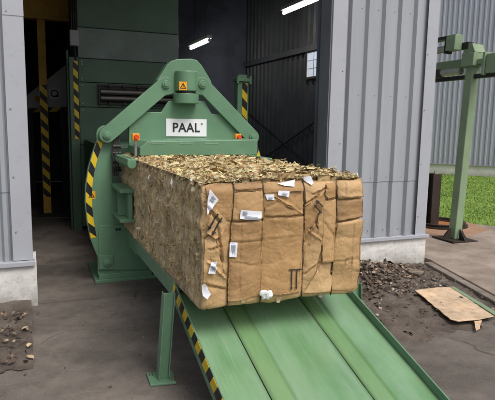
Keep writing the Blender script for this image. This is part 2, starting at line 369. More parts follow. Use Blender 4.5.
# lawn
lawn=[(9.5,5.2),(7.6,6.15),(6.95,7.05),(6.8,8.2),(6.3,8.6),(4.72,8.6),(4.72,40),(60,40),(60,5.2)]
g=MB(); g.prism(lawn,2,-.1,.03); structure(g.build('lawn',m_turf))
def inlawn(x,y):
    ins=False; n=len(lawn)
    for i in range(n):
        a=lawn[i]; b=lawn[(i+1)%n]
        if (a[1]>y)!=(b[1]>y) and x<(b[0]-a[0])*(y-a[1])/(b[1]-a[1])+a[0]: ins=not ins
    return ins
g=MB(); cnt=0
for _ in range(130000):
    u=random.random()**1.7; y=5.3+u*11; x=random.uniform(5,16)
    if not inlawn(x+.10*noise.noise((x*3,y*3,1))+random.gauss(0,.04),y+.10*noise.noise((x*3,y*3,8))+random.gauss(0,.04)): continue
    if x<y*.72+.2: continue
    h=random.uniform(.018,.045)*(1+.5*noise.noise((x*1.5,y*1.5,0))); a=random.uniform(0,6.28); w=random.uniform(.003,.007)*(1+u); lean=random.uniform(0,.06)
    dx,dy=math.cos(a)*w,math.sin(a)*w; lx,ly=math.cos(a+1.7)*lean,math.sin(a+1.7)*lean
    g.add([(x-dx,y-dy,.03),(x+dx,y+dy,.03),(x+lx,y+ly,.03+h)],[(0,1,2)])
o=g.build('grass',m_grass,fixn=False); o['kind']='stuff'
# soil beds
def mound(cx,cy,rx,ry,h):
    return lambda x,y: h*max(0,1-((x-cx)/rx)**2-((y-cy)/ry)**2)
def soil_z(x,y):
    n=noise.noise((x*5,y*5,2))*.6+noise.noise((x*14,y*14,4))*.4
    return n
def bed(name,poly_in,x0,x1,y0,y1,nx,ny,base):
    vs,fs=grid(x0,x1,y0,y1,nx,ny,base)
    keep=[f for f in fs if all(poly_in(vs[i][0],vs[i][1]) for i in f)]
    used=sorted({i for f in keep for i in f}); mp={i:k for k,i in enumerate(used)}
    m=MB(); m.add([vs[i] for i in used],[tuple(mp[i] for i in f) for f in keep]); return structure(m.build(name,m_soil,smooth=True))
def right_in(x,y):
    if y>5.2: return False
    t=(y-e0.y)/(e1.y-e0.y); xe=e0.x+(e1.x-e0.x)*t-.10
    return x<xe and x>2.3 and y>3.15+.3*noise.noise((x*2,1,3))+(x-3)*-.12 
def right_z(x,y):
    edge=min(1,max(0,(y-3.1)/.6))*min(1,max(0,(x-2.3)/.4))
    return -.02+.03*edge+edge*(.036*soil_z(x,y)+mound(3.40,4.85,.6,.5,1)(x,y)*(.05*abs(noise.noise((x*9,y*9,7))))+mound(3.45,4.95,.75,.55,.10)(x,y))
bed('soil_bed',right_in,2.2,4.7,2.8,5.2,170,160,right_z)
def left_in(x,y): return x<-.02+.02*noise.noise((1,y*6,2)) and y>3.74+.10*noise.noise((x*4,1,6))+.05*noise.noise((x*14,1,6)) and y<5.2
bed('soil_bed',left_in,-1.4,0,3.55,5.2,110,130,lambda x,y:.012+.022*soil_z(x,y)+.05*max(0,(y-4.6)/.6))
def litter(name,n,fx,zf,smin,smax,label):
    m=MB()
    for _ in range(n):
        x,y=fx()
        if x is None: continue
        s=random.uniform(smin,smax); z=zf(x,y)+random.uniform(.004,.03)
        R=Matrix.Rotation(random.uniform(0,6.28),3,'Z')@Matrix.Rotation(random.gauss(0,.5),3,'X')@Matrix.Rotation(random.gauss(0,.4),3,'Y')
        l=s*random.uniform(.8,2.2); ps=[(-l,-s*.3,0),(-l*.2,-s,s*.3),(l*.5,-s*.7,.2*s),(l,0,0),(l*.4,s*.8,s*.4),(-l*.5,s*.6,.1*s)]
        m.add([Vector((x,y,z))+R@Vector(p) for p in ps],[(0,1,5),(1,2,4,5),(2,3,4)])
    o=m.build(name,m_litter,fixn=False); o['kind']='stuff'; o['label']=label; return o
def fr():
    while True:
        x=random.gauss(3.35,.42); y=random.gauss(4.85,.33)
        if y<5.15 and right_in(x,y): return x,y
litter('leaf_litter',1500,fr,right_z,.004,.020,'heap of dead leaves and dark scraps against the white plinth')
def fr2():
    while True:
        x=random.uniform(2.4,4.4); y=random.uniform(3.2,5.1)
        if right_in(x,y): return x,y
litter('leaf_litter',90,fr,lambda x,y:right_z(x,y)+.012,.014,.032,'larger torn scraps on the leaf heap by the white plinth')
litter('leaf_litter',420,fr2,right_z,.004,.016,'loose crumbs and leaves spread over the dark soil')
litter('leaf_litter',520,lambda:(random.uniform(-1.2,-.05),random.uniform(3.75,5.1)),lambda x,y:.02,.004,.02,'dead leaves and chips on the soil bed beside the left plinth')
def yl(): 
    x=random.uniform(-.9,.9); return x,random.uniform(2.2,5.0)
litter('leaf_litter',60,yl,lambda x,y:-.006,.003,.008,'few tiny crumbs scattered over the yard')
# pale fallen leaves that can be told apart
for i,(px,py,s,a,lb) in enumerate([(25,328,.03,.4,'small pale dry leaf on soil below the left plinth corner'),(29,345,.035,1.2,'pale folded leaf on the soil in the middle of the left bed'),(30,357,.04,2.2,'largest curled tan leaf near the kerb of the left soil bed'),(6,341,.03,.9,'pale chip lying on left soil at the photo edge')]):
    p=at(px,py,2,.03); m=MB(); R=Matrix.Rotation(a,3,'Z')
    ps=[(-1,-.1,0),(-.3,-.5,.25),(.5,-.4,.15),(1,0,.05),(.5,.4,.3),(-.3,.5,.2),(0,0,.0)]
    m.add([p+R@Vector(q)*s for q in ps],[(0,1,6),(1,2,6),(2,3,6),(3,4,6),(4,5,6),(5,0,6)])
    o=m.build('dry_leaf',m_tornc,fixn=False); so=o.modifiers.new('s','SOLIDIFY'); so.thickness=.002
    tag(o,lb,'leaf','dry leaves on the left soil bed')
# ------------------------------------------------------------------ hall building
HALL=thing('industrial_hall','grey corrugated metal hall with wide open doorway','building',(1.5,5.2,0))
def ribbed(x0,x1,ribs,y,z0,z1,h=.042,top=.030,fl=.023):
    """profile along X, ribs protrude towards -Y"""
    prof=[(x0,y)]
    for c in ribs: prof+=[(c-top/2-fl,y),(c-top/2,y-h),(c+top/2,y-h),(c+top/2+fl,y)]
    prof.append((x1,y)); n=len(prof)
    vs=[(p[0],p[1],z0) for p in prof]+[(p[0],p[1],z1) for p in prof]
    return vs,[(i,i+1,n+i+1,n+i) for i in range(n-1)]
def ribsheet(name,parent,x0,x1,ribs,y,z0,z1,mat=m_clad,**k):
    m=MB(); m.add(*ribbed(x0,x1,ribs,y,z0,z1,**k)); o=P(m,name,mat,parent,fixn=False); so=o.modifiers.new('s','SOLIDIFY'); so.thickness=.003; so.offset=1; return o
YF=5.25
rr=[at(px,50,1,YF).x for px in (352.5,369.5,386.5,402,417)]
rr=[3.372+.222*i for i in range(5)]
ribsheet('wall_cladding',HALL,3.16,4.53,rr,YF,1.045,6.0)
ribsheet('wall_cladding',HALL,3.16,4.53,rr,YF+.006,.375,1.06)
rl=[-.215-.225*i for i in range(14)]
ribsheet('wall_cladding',HALL,-3.4,-.03,rl,5.20,1.06,6.0)
ribsheet('wall_cladding',HALL,-3.4,-.03,rl,5.206,.42,1.075)
# flashings
m=MB(); m.box(3.115,3.295,YF-.048,YF-.043,.37,6.0); m.box(3.115,3.119,YF-.043,YF+.04,.37,6.0); PS(m,'corner_flashing',m_flash,HALL,.002)
m=MB(); m.box(4.40,4.56,YF-.048,YF-.043,.37,6.0); m.box(4.556,4.560,YF-.043,YF+.25,.37,6.0); PS(m,'corner_flashing',m_flash,HALL,.002)
m=MB(); m.box(-.165,.004,5.160,5.165,.43,2.60); m.box(-.163,.006,5.156,5.161,2.585,6.0); m.box(0,.004,5.165,5.30,.43,6.0); PS(m,'corner_flashing',m_flash,HALL,.002)
m=MB()
for z in (.6,1.25,1.9,2.55,3.2): m.cyl((4.425,YF-.048,z),(4.425,YF-.054,z),.007,n=8)
for z in (.7,1.5,2.3,3.1): m.cyl((3.26,YF-.048,z),(3.26,YF-.054,z),.007,n=8)
for c in rr:
    for z in (.46,1.10,2.05,3.0): m.cyl((c-.085,YF-.001,z),(c-.085,YF-.008,z),.006,n=8)
PS(m,'cladding_screw',m_boxgrey,HALL)
m=MB()
for z in (.7,1.2,1.8,2.62,3.1): m.cyl((-.13,5.158,z),(-.13,5.152,z),.008,n=8)
PS(m,'cladding_screw',m_boxgrey,HALL)
# drip trims + plinths
m=MB(); m.box(3.108,4.60,YF-.075,YF+.01,.352,.372); m.box(3.108,4.60,YF-.079,YF-.075,.335,.372); PS(m,'drip_trim',m_flash,HALL,.003)
m=MB(); m.box(-3.4,.02,5.11,5.22,.405,.425); m.box(-3.4,.02,5.106,5.11,.385,.425); PS(m,'drip_trim',m_flash,HALL,.003)
def plinth(x0,x1,y0,y1,z1):
    m=MB(); nx=max(2,int((x1-x0)/.04)); nz=10
    vs=[];fs=[]
    for j in range(nz+1):
        for i in range(nx+1):
            x=x0+(x1-x0)*i/nx; z=-.1+(z1+.1)*j/nz; d=.012*noise.noise((x*3,z*4,8))+.006*noise.noise((x*12,z*12,1))
            if i in(0,nx): d*=.2
            vs.append((x,y0+d,z))
    fs=[(j*(nx+1)+i,j*(nx+1)+i+1,(j+1)*(nx+1)+i+1,(j+1)*(nx+1)+i) for j in range(nz) for i in range(nx)]
    m.add(vs,fs)
    n0=len(m.v); 
    for x in (x0,x1):
        i0=0 if x==x0 else nx
        fr_=[j*(nx+1)+i0 for j in range(nz+1)]
        bk=[]
        for j in range(nz+1): m.v.append((x,y1,vs[fr_[j]][2])); bk.append(len(m.v)-1)
        for j in range(nz): m.f.append((fr_[j],fr_[j+1],bk[j+1],bk[j])); m.m.append(0)
    m.add([(x0,y0,z1),(x1,y0,z1),(x1,y1,z1),(x0,y1,z1)],[(0,1,2,3)])
    return P(m,'plinth',m_plinth,HALL)
plinth(3.116,4.575,YF-.045,5.6,.352)
plinth(-3.4,.03,5.135,5.6,.405)
# door jamb, roof, inner walls
m=MB(); m.box(3.10,3.114,YF-.03,5.44,.0,6); m.box(3.1145,3.25,5.40,5.44,.36,6); P(m,'door_jamb',m_frame,HALL,.003)
m=MB(); m.box(-.06,-.002,5.31,5.52,.0,6); P(m,'door_jamb',m_frame,HALL,.003)
m=MB(); m.box(.005,3.099,5.20,5.30,4.3,6.0); P(m,'door_lintel',m_frame,HALL)
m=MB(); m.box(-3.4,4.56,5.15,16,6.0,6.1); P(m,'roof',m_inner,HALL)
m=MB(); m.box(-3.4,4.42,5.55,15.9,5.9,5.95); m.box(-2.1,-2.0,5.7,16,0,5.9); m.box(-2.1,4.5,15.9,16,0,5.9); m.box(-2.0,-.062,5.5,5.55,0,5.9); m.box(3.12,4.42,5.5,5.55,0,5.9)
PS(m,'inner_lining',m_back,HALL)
# inner right wall, corrugated along Y, seen through the doorway
prof=[]; y=5.56
while y<10.84:
    prof+=[(4.43,y),(4.43,y+.10),(4.40,y+.125),(4.40,y+.165)]; y+=.19
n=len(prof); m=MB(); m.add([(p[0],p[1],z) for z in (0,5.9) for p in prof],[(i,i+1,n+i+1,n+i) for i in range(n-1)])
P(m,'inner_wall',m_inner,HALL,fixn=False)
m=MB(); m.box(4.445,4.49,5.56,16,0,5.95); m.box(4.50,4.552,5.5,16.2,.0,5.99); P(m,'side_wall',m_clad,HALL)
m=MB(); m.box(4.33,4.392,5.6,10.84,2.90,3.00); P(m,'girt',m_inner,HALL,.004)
m=MB(); m.tube([(4.37,7.45,1.86),(4.37,9.95,.96)],.012); m.tube([(4.36,7.5,.9),(4.36,10.6,1.92)],.012); PS(m,'wall_bracing',m_black,HALL)
# back wall with a yellow framed opening on the left
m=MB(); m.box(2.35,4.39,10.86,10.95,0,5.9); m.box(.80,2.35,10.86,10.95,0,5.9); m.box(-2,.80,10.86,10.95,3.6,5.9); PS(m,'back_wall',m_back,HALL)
m=MB(); m.box(-2,.62,9.80,9.90,.004,.018); structure(m.build('door_threshold',m_floor))
# window in the side wall
wy0,wy1,wz0,wz1=7.63,8.10,2.49,2.88
m=MB(); m.box(4.36,4.395,wy0-.03,wy1+.05,wz0-.04,wz0); m.box(4.36,4.395,wy0-.03,wy1+.05,wz1,wz1+.03); m.box(4.36,4.395,wy1,wy1+.05,wz0,wz1); m.box(4.36,4.395,wy0-.03,wy0,wz0,wz1)
wf=P(m,'window',m_brownsteel,HALL)
m=MB(); m.box(4.375,4.385,wy0,wy1,wz0,wz1); P(m,'pane',m_glass,wf)
m=MB(); m.box(4.366,4.374,wy0,wy1,2.62,2.626); m.box(4.366,4.374,wy0,wy1,2.75,2.756); m.box(4.366,4.374,7.86,7.866,wz0,wz1); PS(m,'muntin',m_grey,wf)
# tube lights
def tube_light(loc0,loc1,label):
    a=Vector(loc0); b=Vector(loc1); t=thing('tube_light',label,'lamp',(a+b)/2,'fluorescent tube lamps in the hall')
    d=(b-a).normalized(); m=MB(); m.tube([a,b],.024,12); P(m,'tube',m_tube,t,smooth=True)
    m=MB(); x=a.x; m.box(x-.045,x+.045,min(a.y,b.y)-.03,max(a.y,b.y)+.03,a.z+.035,a.z+.085); P(m,'fitting',m_boxgrey,t)
    m=MB(); 
    for p in (a,b): m.cyl(p+d*(-.02 if p is a else .02),p,.028,n=12); m.box(p.x-.012,p.x+.012,p.y-.012,p.y+.012,p.z+.015,p.z+.04)
    PS(m,'lamp_holder',m_boxgrey,t)
    m=MB()
    for f in (.2,.8):
        p=a.lerp(b,f); m.tube([p+Vector((0,0,.08)),Vector((p.x,p.y,5.9))],.004,6)
    PS(m,'hanger',m_dark,t); return t
tube_light((3.72,7.68,3.40),(3.72,6.25,3.40),'long bright tube lamp hanging nearest the doorway top')
tube_light((2.93,10.05,3.1),(2.93,8.95,3.1),'smaller distant tube lamp glowing in the dark hall above the press arm')
# ------------------------------------------------------------------ things at the back of the hall
t=thing('yellow_door_frame','yellow steel frame with striped post deep inside the dark hall','frame',(.28,10.09,0))
hz=at(45,20,1,10.09).z
m=MB(); m.box(.215,.345,10.04,10.14,.06,3.4); fp=P(m,'post',m_oldyellow,t,.006)
m=MB(); m.box(.15,.41,9.99,10.19,.004,.06); P(m,'foot_plate',m_dark,t)
m=MB(); m.box(-.1,.74,10.02,10.16,3.40,3.80); m.box(-.1,.74,9.98,10.02,3.40,3.44); m.box(-.1,.74,9.98,10.02,3.76,3.80); PS(m,'header',m_oldyellow,t,.006)
zt=at(45,85,1,10.04).z; zb=at(46,197,1,10.04).z
tape('hazard_tape',fp,[(.28,10.04,zb),(.28,10.04,zt)],(1,0,0),.06,.24,(0,-1,0),flip=True)
t=thing('conveyor_chute','dim grey triangular conveyor side plate behind the yellow striped post','conveyor',(.4,11.5,0))
Yc=11.5
tri=[at(px,py,1,Yc) for px,py in [(69.5,62),(69.5,110),(22,112),(22,99)]]
m=MB(); m.prism([(p.x,p.z) for p in tri],1,Yc,Yc+.9); P(m,'side_plate',m_plategrey,t,.01)
c=at(54.5,93.5,1,Yc); m=MB(); m.cyl((c.x,Yc-.004,c.z),(c.x,Yc+.001,c.z),.115,n=28); dd=P(m,'round_sign',m_white,t)
m=MB(); m.lathe([(.05,0),(.075,0),(.075,.003),(.05,.003)],(0,0,0),20); m.box(.01,.075,-.07,-.035,0,.003)
Rm=Matrix.Rotation(math.pi/2,3,'X'); m.v=[tuple(Rm@Vector(v)+Vector((c.x,Yc-.006,c.z))) for v in m.v]; P(m,'sign_symbol',m_ink,dd)
a=at(24,110.5,1,Yc-.01); b2=at(69,109,1,Yc-.01); tape('hazard_tape',t,[(a.x,Yc-.001,a.z),(b2.x,Yc-.001,b2.z)],(0,0,1),.045,.30,(0,-1,0))
m=MB()
for x in (a.x+.1,b2.x-.1): m.box(x-.06,x+.06,Yc+.2,Yc+.32,.004,a.z+.02)
PS(m,'leg',m_dark,t)
q=at(38,99,1,Yc); m=MB(); m.box(q.x-.06,q.x+.06,Yc-.02,Yc,q.z-.05,q.z+.06); P(m,'small_sign',m_oldyellow,t)
# ------------------------------------------------------------------ baling press
BP=thing('baling_press','large green hydraulic baling press with cross arms over the pressed bale','baling press',(1.53,5.65,0))
YL=5.64   # front face of the uprights
def pt(px,py,Y): 
    p=at(px,py,1,Y); return (p.x,p.z)
def mirror(poly,c=1.535): return [(2*c-x,z) for x,z in poly][::-1]
def arc(c,r,a0,a1,n=8): return [(c[0]+r*math.cos(math.radians(a0+(a1-a0)*i/n)),c[1]+r*math.sin(math.radians(a0+(a1-a0)*i/n))) for i in range(n+1)]
pin=pt(106,135,YL); pinr=.098
left_edge=[pt(x,y,YL) for x,y in [(96.5,141),(91.5,155),(87.5,170),(85.2,186),(84.8,203),(86.5,220),(90,238),(95,251),(98,258)]]
up_poly=left_edge+[pt(98,275,YL),pt(150,274,YL),pt(148,222,YL),pt(136,214,YL),pt(112.5,186,YL),pt(112.5,150,YL)]+arc(pin,pinr,-10,170,8)
UPR=[]
for k in (0,1):
    poly=up_poly if k==0 else mirror(up_poly)
    m=MB(); m.prism(poly,1,YL,YL+.07)
    xs=[p[0] for p in poly]; x0=min(xs)+.14; x1=max(xs)-.14
    o=P(m,'upright',m_green,BP,.006); UPR.append(o)
    tp=[pt(x,y,YL) for x,y in [(97.5,141.5),(92.6,155.5),(88.7,170.5),(86.5,186),(86.2,203),(87.8,220),(91.2,238)]]
    cin=[(x+.026,z) for x,z in tp]
    if k: cin=mirror(cin)[::-1]
    tape('hazard_tape',o,[(x,YL,z) for x,z in cin],None,.030,.21,(0,-1,0),flip=(k==1),skew=1.1)
    # raised foot doubler plate with anchor pin
    if k==0:
        m=MB(); m.prism([pt(x,y,YL) for x,y in [(98.5,228),(100,225),(135,223.5),(147,245),(147,269),(98.5,270)]],1,YL-.018,YL-.001); P(m,'doubler_plate',m_green,o,.004)
        m=MB(); m.prism([pt(x,y,YL) for x,y in [(99,255),(113,254.5),(113,268),(99,268.5)]],1,YL-.034,YL-.019); P(m,'pin_plate',m_green,o,.003)
        c=pt(107,261,YL); m=MB(); m.cyl((c[0],YL-.035,c[1]),(c[0],YL-.06,c[1]),.042,n=20); m.cyl((c[0],YL-.06,c[1]),(c[0],YL-.07,c[1]),.028,.02,n=20); P(m,'anchor_pin',m_green,o,.003,smooth=False)
        m=MB()
        for px in (116.5,119.5):
            c=pt(px,229,YL); m.cyl((c[0],YL-.0205,c[1]),(c[0],YL-.017,c[1]),.014,n=12)
        PS(m,'bolt_hole',m_black,o)
    # base plate
    bx0,bx1=(.60,1.20) if k==0 else (1.87,2.47)
    m=MB(); m.prism([(bx0,5.62),(bx1+.05,5.62),(bx1+.05,6.4),(bx0,6.4)],2,.004,.045); m.box(bx0+.04,bx1-.0,5.625,5.637,.045,.10); P(m,'base_plate',m_green,BP,.006)
# arms : flat links from pins to bosses
bossL=pt(164,85,YL); bossR=pt(200,85,YL); pinR=pt(250,137,YL)
def link_poly(a,b,ra,rb):
    a=Vector(a); b=Vector(b); d=(b-a).normalized(); ang=math.degrees(math.atan2(d.y,d.x))
    return arc(b,rb,ang-90,ang+90,10)+arc(a,ra,ang+90,ang+270,10)
for a,b in ((pin,bossL),(pinR,bossR)):
    m=MB(); m.prism(link_poly(a,b,.078,.080),1,YL-.085,YL-.015)
    o=P(m,'arm',m_green,BP,.006)
    for c in (a,b):
        m=MB(); m.cyl((c[0],YL-.085,c[1]),(c[0],YL-.106,c[1]),.042,n=24); m.cyl((c[0],YL-.106,c[1]),(c[0],YL-.118,c[1]),.028,.024,n=20)
        P(m,'pivot_pin',m_green,o,.003)
# crown plate joining the arms
crown=[pt(x,y,YL) for x,y in [(154,86),(156,80),(160,74),(165,66),(169,62),(175,60),(189,59.5),(195,61),(199.5,66),(205,75),(209,82),(210,88),(204,97),(193,94),(172,94),(160,97)]]
m=MB(); m.prism(crown,1,YL-.082,YL+.06); P(m,'crown_plate',m_green,BP,.008)
cx=pt(183.5,80,YL)[0]; zc0=pt(183,92,YL)[1]; zc1=pt(183,72,YL)[1]; zc2=pt(183,102,YL)[1]
m=MB(); m.cyl((cx,YL-.095,zc0),(cx,YL-.095,zc1),.118,n=36); cy=P(m,'cylinder',m_green,BP,.012,smooth=False)
m=MB(); m.cyl((cx,YL-.095,zc2-.02),(cx,YL-.095,zc0-.025),.135,n=36); P(m,'cylinder_collar',m_green,BP,.006)
m=MB(); m.cyl((cx,YL-.095,zc0-.025),(cx,YL-.095,zc0),.10,n=30); P(m,'piston_rod',m_dark,BP)
# warning triangle decals
def warn(px,py,Y,s,parent):
    c=pt(px,py,Y); m=MB(); m.prism([(c[0]-s*.95,c[1]-s),(c[0]+s*.95,c[1]-s),(c[0]+s*.95,c[1]+s),(c[0]-s*.95,c[1]+s)],1,Y-.003,Y); w=P(m,'warning_sticker',m_orange,parent)
    m=MB(); th=s*.16
    T=[(0,.78),(-.78,-.62),(.78,-.62)]; Ti=[(0,.45),(-.5,-.45),(.5,-.45)]
    def W(p): return (c[0]+p[0]*s,c[1]+p[1]*s)
    for i in range(3):
        j=(i+1)%3; m.prism([W(T[i]),W(T[j]),W(Ti[j]),W(Ti[i])],1,Y-.0055,Y-.0031)
    m.prism([W(q) for q in [(-.08,.25),(.14,.25),(.02,-.02),(.16,-.02),(-.08,-.42),(0,-.10),(-.14,-.10)]],1,Y-.0055,Y-.0031)
    P(m,'warning_symbol',m_ink,w)
warn(183,86,YL-.214,.043,cy)
warn(91.5,195,YL,.04,UPR[0])
# press head (upper plate with shoulders) and front beam
YH=5.60
head=[pt(x,y,YH) for x,y in [(129,150),(129,124),(143,112),(161.5,112),(168.5,101),(204.5,101),(212,114),(228,114),(251,137),(253,150)]]
m=MB(); m.prism(head,1,YH,YH+.05); hd=P(m,'press_head',m_green,BP,.006)
YB=4.95
bl=at(140,156,1,YB); br=at(257.5,153.5,1,YB); zt_l=at(140,144,1,YB).z; zt=at(200,141.5,1,YB).z; zb=bl.z
m=MB(); m.prism([(bl.x,zb),(br.x,zb),(br.x,at(256,137.5,1,YB).z-.02),(bl.x+.07,zt),(bl.x,zt-.06)],1,YB,YH-.003); P(m,'front_beam',m_green,BP,.008)
# wedges added on the beam top, tilted skyward to make its lit slits
m=MB()
for p0,p1 in ((151,166),(179,193),(205,218)):
    x0=at(p0,141,1,YB).x; x1=at(p1,141,1,YB).x; m.prism([(YB-.006,zt-.020),(YB-.002,zt-.022),(YB+.05,zt+.006),(YB+.05,zt+.012),(YB+.03,zt+.010)],0,x0,x1)
PS(m,'highlight_wedge',m_green,BP,.002)
# name plate
Ys=YH-.001
s0=pt(166,119,Ys); s1=pt(206.5,119,Ys); s2=pt(206.5,137,Ys); s3=pt(166,136,Ys)
sx0=s0[0]; sx1=s1[0]; sz0=(s2[1]+s3[1])/2; sz1=(s0[1]+s1[1])/2
m=MB(); m.box(sx0,sx1,Ys-.006,Ys,sz0,sz1); sg=P(m,'name_plate',m_white,hd,.001)
def lettering(txt,x0,x1,z0,z1,Y,mat,parent,bold=0,name='lettering'):
    cu=bpy.data.curves.new('t','FONT'); cu.body=txt; cu.size=1; cu.extrude=.004; cu.offset=bold; cu.space_character=1.05
    to=bpy.data.objects.new('t',cu); COL.objects.link(to); bpy.context.view_layer.update()
    me=bpy.data.meshes.new_from_object(to.evaluated_get(bpy.context.evaluated_depsgraph_get())); bpy.data.objects.remove(to); 
    vs=[v.co.copy() for v in me.vertices]; fs=[tuple(p.vertices) for p in me.polygons]; bpy.data.meshes.remove(me)
    ax=min(v.x for v in vs); bx=max(v.x for v in vs); ay=min(v.y for v in vs); by=max(v.y for v in vs); az=max(v.z for v in vs)
    m=MB(); m.add([(x0+(v.x-ax)/(bx-ax)*(x1-x0), Y-.0005-(v.z+.004)*.15, z0+(v.y-ay)/(by-ay)*(z1-z0)) for v in vs],fs); return P(m,name,mat,parent)
w=sx1-sx0; h=sz1-sz0
lettering('PAAL',sx0+w*.16,sx1-w*.17,sz0+h*.25,sz1-h*.22,Ys-.007,m_ink,sg,.022)
m=MB(); m.lathe([(.006,0),(.010,0),(.010,.002),(.006,.002)],(0,0,0),14); m.v=[tuple(Rm@Vector(v)+Vector((sx1-w*.125,Ys-.007,sz1-h*.28))) for v in m.v]; P(m,'trademark_ring',m_ink,sg)
# emergency stop buttons on short posts
for px,py,Y,leg in ((135.5,137,5.0,True),(237.5,137,5.25,False)):
    c=pt(px,py,Y); s=.033
    m=MB(); m.box(c[0]-s,c[0]+s,Y-.03,Y+.03,c[1]-s,c[1]+s); e=P(m,'emergency_stop',m_orange,BP,.005)
    m=MB(); m.cyl((c[0],Y-.055,c[1]),(c[0],Y-.07,c[1]),.024,.02,n=20); m.cyl((c[0],Y-.03,c[1]),(c[0],Y-.055,c[1]),.012,n=12); P(m,'push_button',m_red,e)
    m=MB(); m.box(c[0]-.012,c[0]+.012,Y-.012,Y+.012,c[1]-s-(.14 if leg else .03),c[1]-s+.001); m.cyl((c[0],Y,c[1]-s-.06),(c[0],Y,c[1]-s-.03),.017,n=12); P(m,'button_post',m_steel,e)
# channel rails and ledges on both sides
for k in (0,1):
    X=(lambda x:x) if k==0 else (lambda x:2*1.535-x)
    def bx(m,x0,x1,*r): m.box(min(X(x0),X(x1)),max(X(x0),X(x1)),*r)
    m=MB(); m.tube([(X(.855),4.80,1.325),(X(.855),5.63,1.325)],.042,16); bx(m,.82,.90,4.83,5.63,1.335,1.367); PS(m,'channel_rail',m_green,BP,.004)
    m=MB(); bx(m,.785,.935 if k==0 else .90,5.06,5.63,1.03,1.066); bx(m,.785,.935 if k==0 else .90,5.06,5.63,.745,.776); PS(m,'channel_ledge',m_green,BP,.004)
    m=MB(); bx(m,.868,.905,5.085,5.63,.777,1.029); bx(m,.80,.868,5.30,5.32,.777,1.029); PS(m,'channel_web',m_green,BP,.003)
    m=MB()
    for j,(yy,zz) in enumerate(((5.58,1.22),(5.58,1.30),(5.58,1.38),(5.58,1.45))): m.cyl((X(.80),yy,zz),(X(.88),yy,zz),.022,n=14); m.box(X(.84)-.05,X(.84)+.05,yy-.012,yy+.012,zz-.028,zz-.020)
    for j in range(3): m.tube([(X(.80+.02*j),5.55,1.15),(X(.79+.03*j),5.56,1.35),(X(.83+.02*j),5.60,1.55)],.009,8)
    PS(m,'hose',m_dark,BP)
m=MB(); m.box(.92,2.15,5.0,8.6,.44,.585); P(m,'channel_floor',m_green,BP)
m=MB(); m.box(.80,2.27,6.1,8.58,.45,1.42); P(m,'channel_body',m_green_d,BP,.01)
# tall body behind
YK=8.6
kx0=at(80,130,1,YK).x; kx1=at(178.5,50,1,YK).x; z28=at(128,31,1,YK).z; z57=at(130,61,1,YK).z
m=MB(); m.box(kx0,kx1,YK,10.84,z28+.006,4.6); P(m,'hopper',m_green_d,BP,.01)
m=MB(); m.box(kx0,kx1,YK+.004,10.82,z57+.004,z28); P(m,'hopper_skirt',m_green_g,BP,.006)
zl=at(80,82,1,YK).z; zr=at(80,107,1,YK).z; zq=at(80,145,1,YK).z
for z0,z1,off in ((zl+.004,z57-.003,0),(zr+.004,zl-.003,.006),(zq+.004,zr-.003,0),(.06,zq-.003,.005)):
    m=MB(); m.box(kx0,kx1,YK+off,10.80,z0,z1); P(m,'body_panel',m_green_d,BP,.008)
m=MB()
for z in (z57-.09,zl-.05,zl+.05,zr-.05,zr+.05,z28-.5):
    for f in (.05,): m.cyl((kx0+f,YK-.012,z),(kx0+f,YK+.008,z),.014,n=8)
PS(m,'panel_bolt',m_boxgrey,BP)
# roller slot
r0=at(101,87,1,YK); r1=at(160,90,1,YK)
m=MB(); zA=at(101,85,1,YK).z; zB=at(101,104,1,YK).z; xA=at(100,95,1,YK).x; xB=at(165,95,1,YK).x+.3
m.box(xA,xB,YK-.03,YK+.004,zA-.02,zA+.01); m.box(xA,xB,YK-.03,YK+.004,zB-.01,zB+.02); m.box(xA-.03,xA,YK-.06,YK+.004,zB-.01,zA+.01)
for j in range(6): m.box(xA+.12+j*.22,xA+.16+j*.22,YK-.07,YK-.03,zA-.03,zA+.012); m.box(xA+.12+j*.22,xA+.16+j*.22,YK-.07,YK-.03,zB-.012,zB+.03)
PS(m,'roller_frame',m_dark,BP,.002)
m=MB(); m.box(xA,xB,YK-.008,YK-.003,zB+.02,zA-.02); P(m,'roller_recess',m_black,BP)
for f in (.36,.70):
    z=zA+(zB-zA)*f; m=MB(); m.cyl((xA,YK-.055,z),(xB,YK-.055,z),.045,n=20); P(m,'roller',m_rollsteel,BP,smooth=False)
# side column with hazard tape, junction box
c0=at(70,100,1,YK-.02).x; zt2=at(74,57,1,YK-.02).z
m=MB(); m.box(c0,kx0-.004,YK-.02,YK+.20,.004,zt2); m.box(c0-.03,c0-.002,YK+.05,YK+.25,.004,zt2+.1); sc_=P(m,'side_column',m_green_d,BP,.006)
za=at(76,61,1,YK-.02).z; zb_=at(77,139,1,YK-.02).z; xm=at(76.3,100,1,YK-.02).x
tape('hazard_tape',sc_,[(xm,YK-.02,zb_),(xm,YK-.02,za)],(1,0,0),.034,.20,(0,-1,0),flip=True)
j0=at(69.5,29.5,1,YK-.1); j1=at(79,46,1,YK-.1)
m=MB(); m.box(j0.x,j1.x,YK-.1,YK+.03,j1.z,j0.z); jb=P(m,'junction_box',m_boxgrey,BP,.01)
m=MB()
for f in (.25,.5,.75):
    x=j0.x+(j1.x-j0.x)*f; m.tube([(x,YK-.04,j0.z-.01),(x,YK-.04,j0.z+.25),(x+.01,YK+.1,j0.z+1.2)],.010,8)
m.tube([((j0.x+j1.x)/2,YK-.04,j1.z+.01),((j0.x+j1.x)/2+.02,YK-.03,j1.z-.2)],.014,8); PS(m,'cable',m_black,jb)
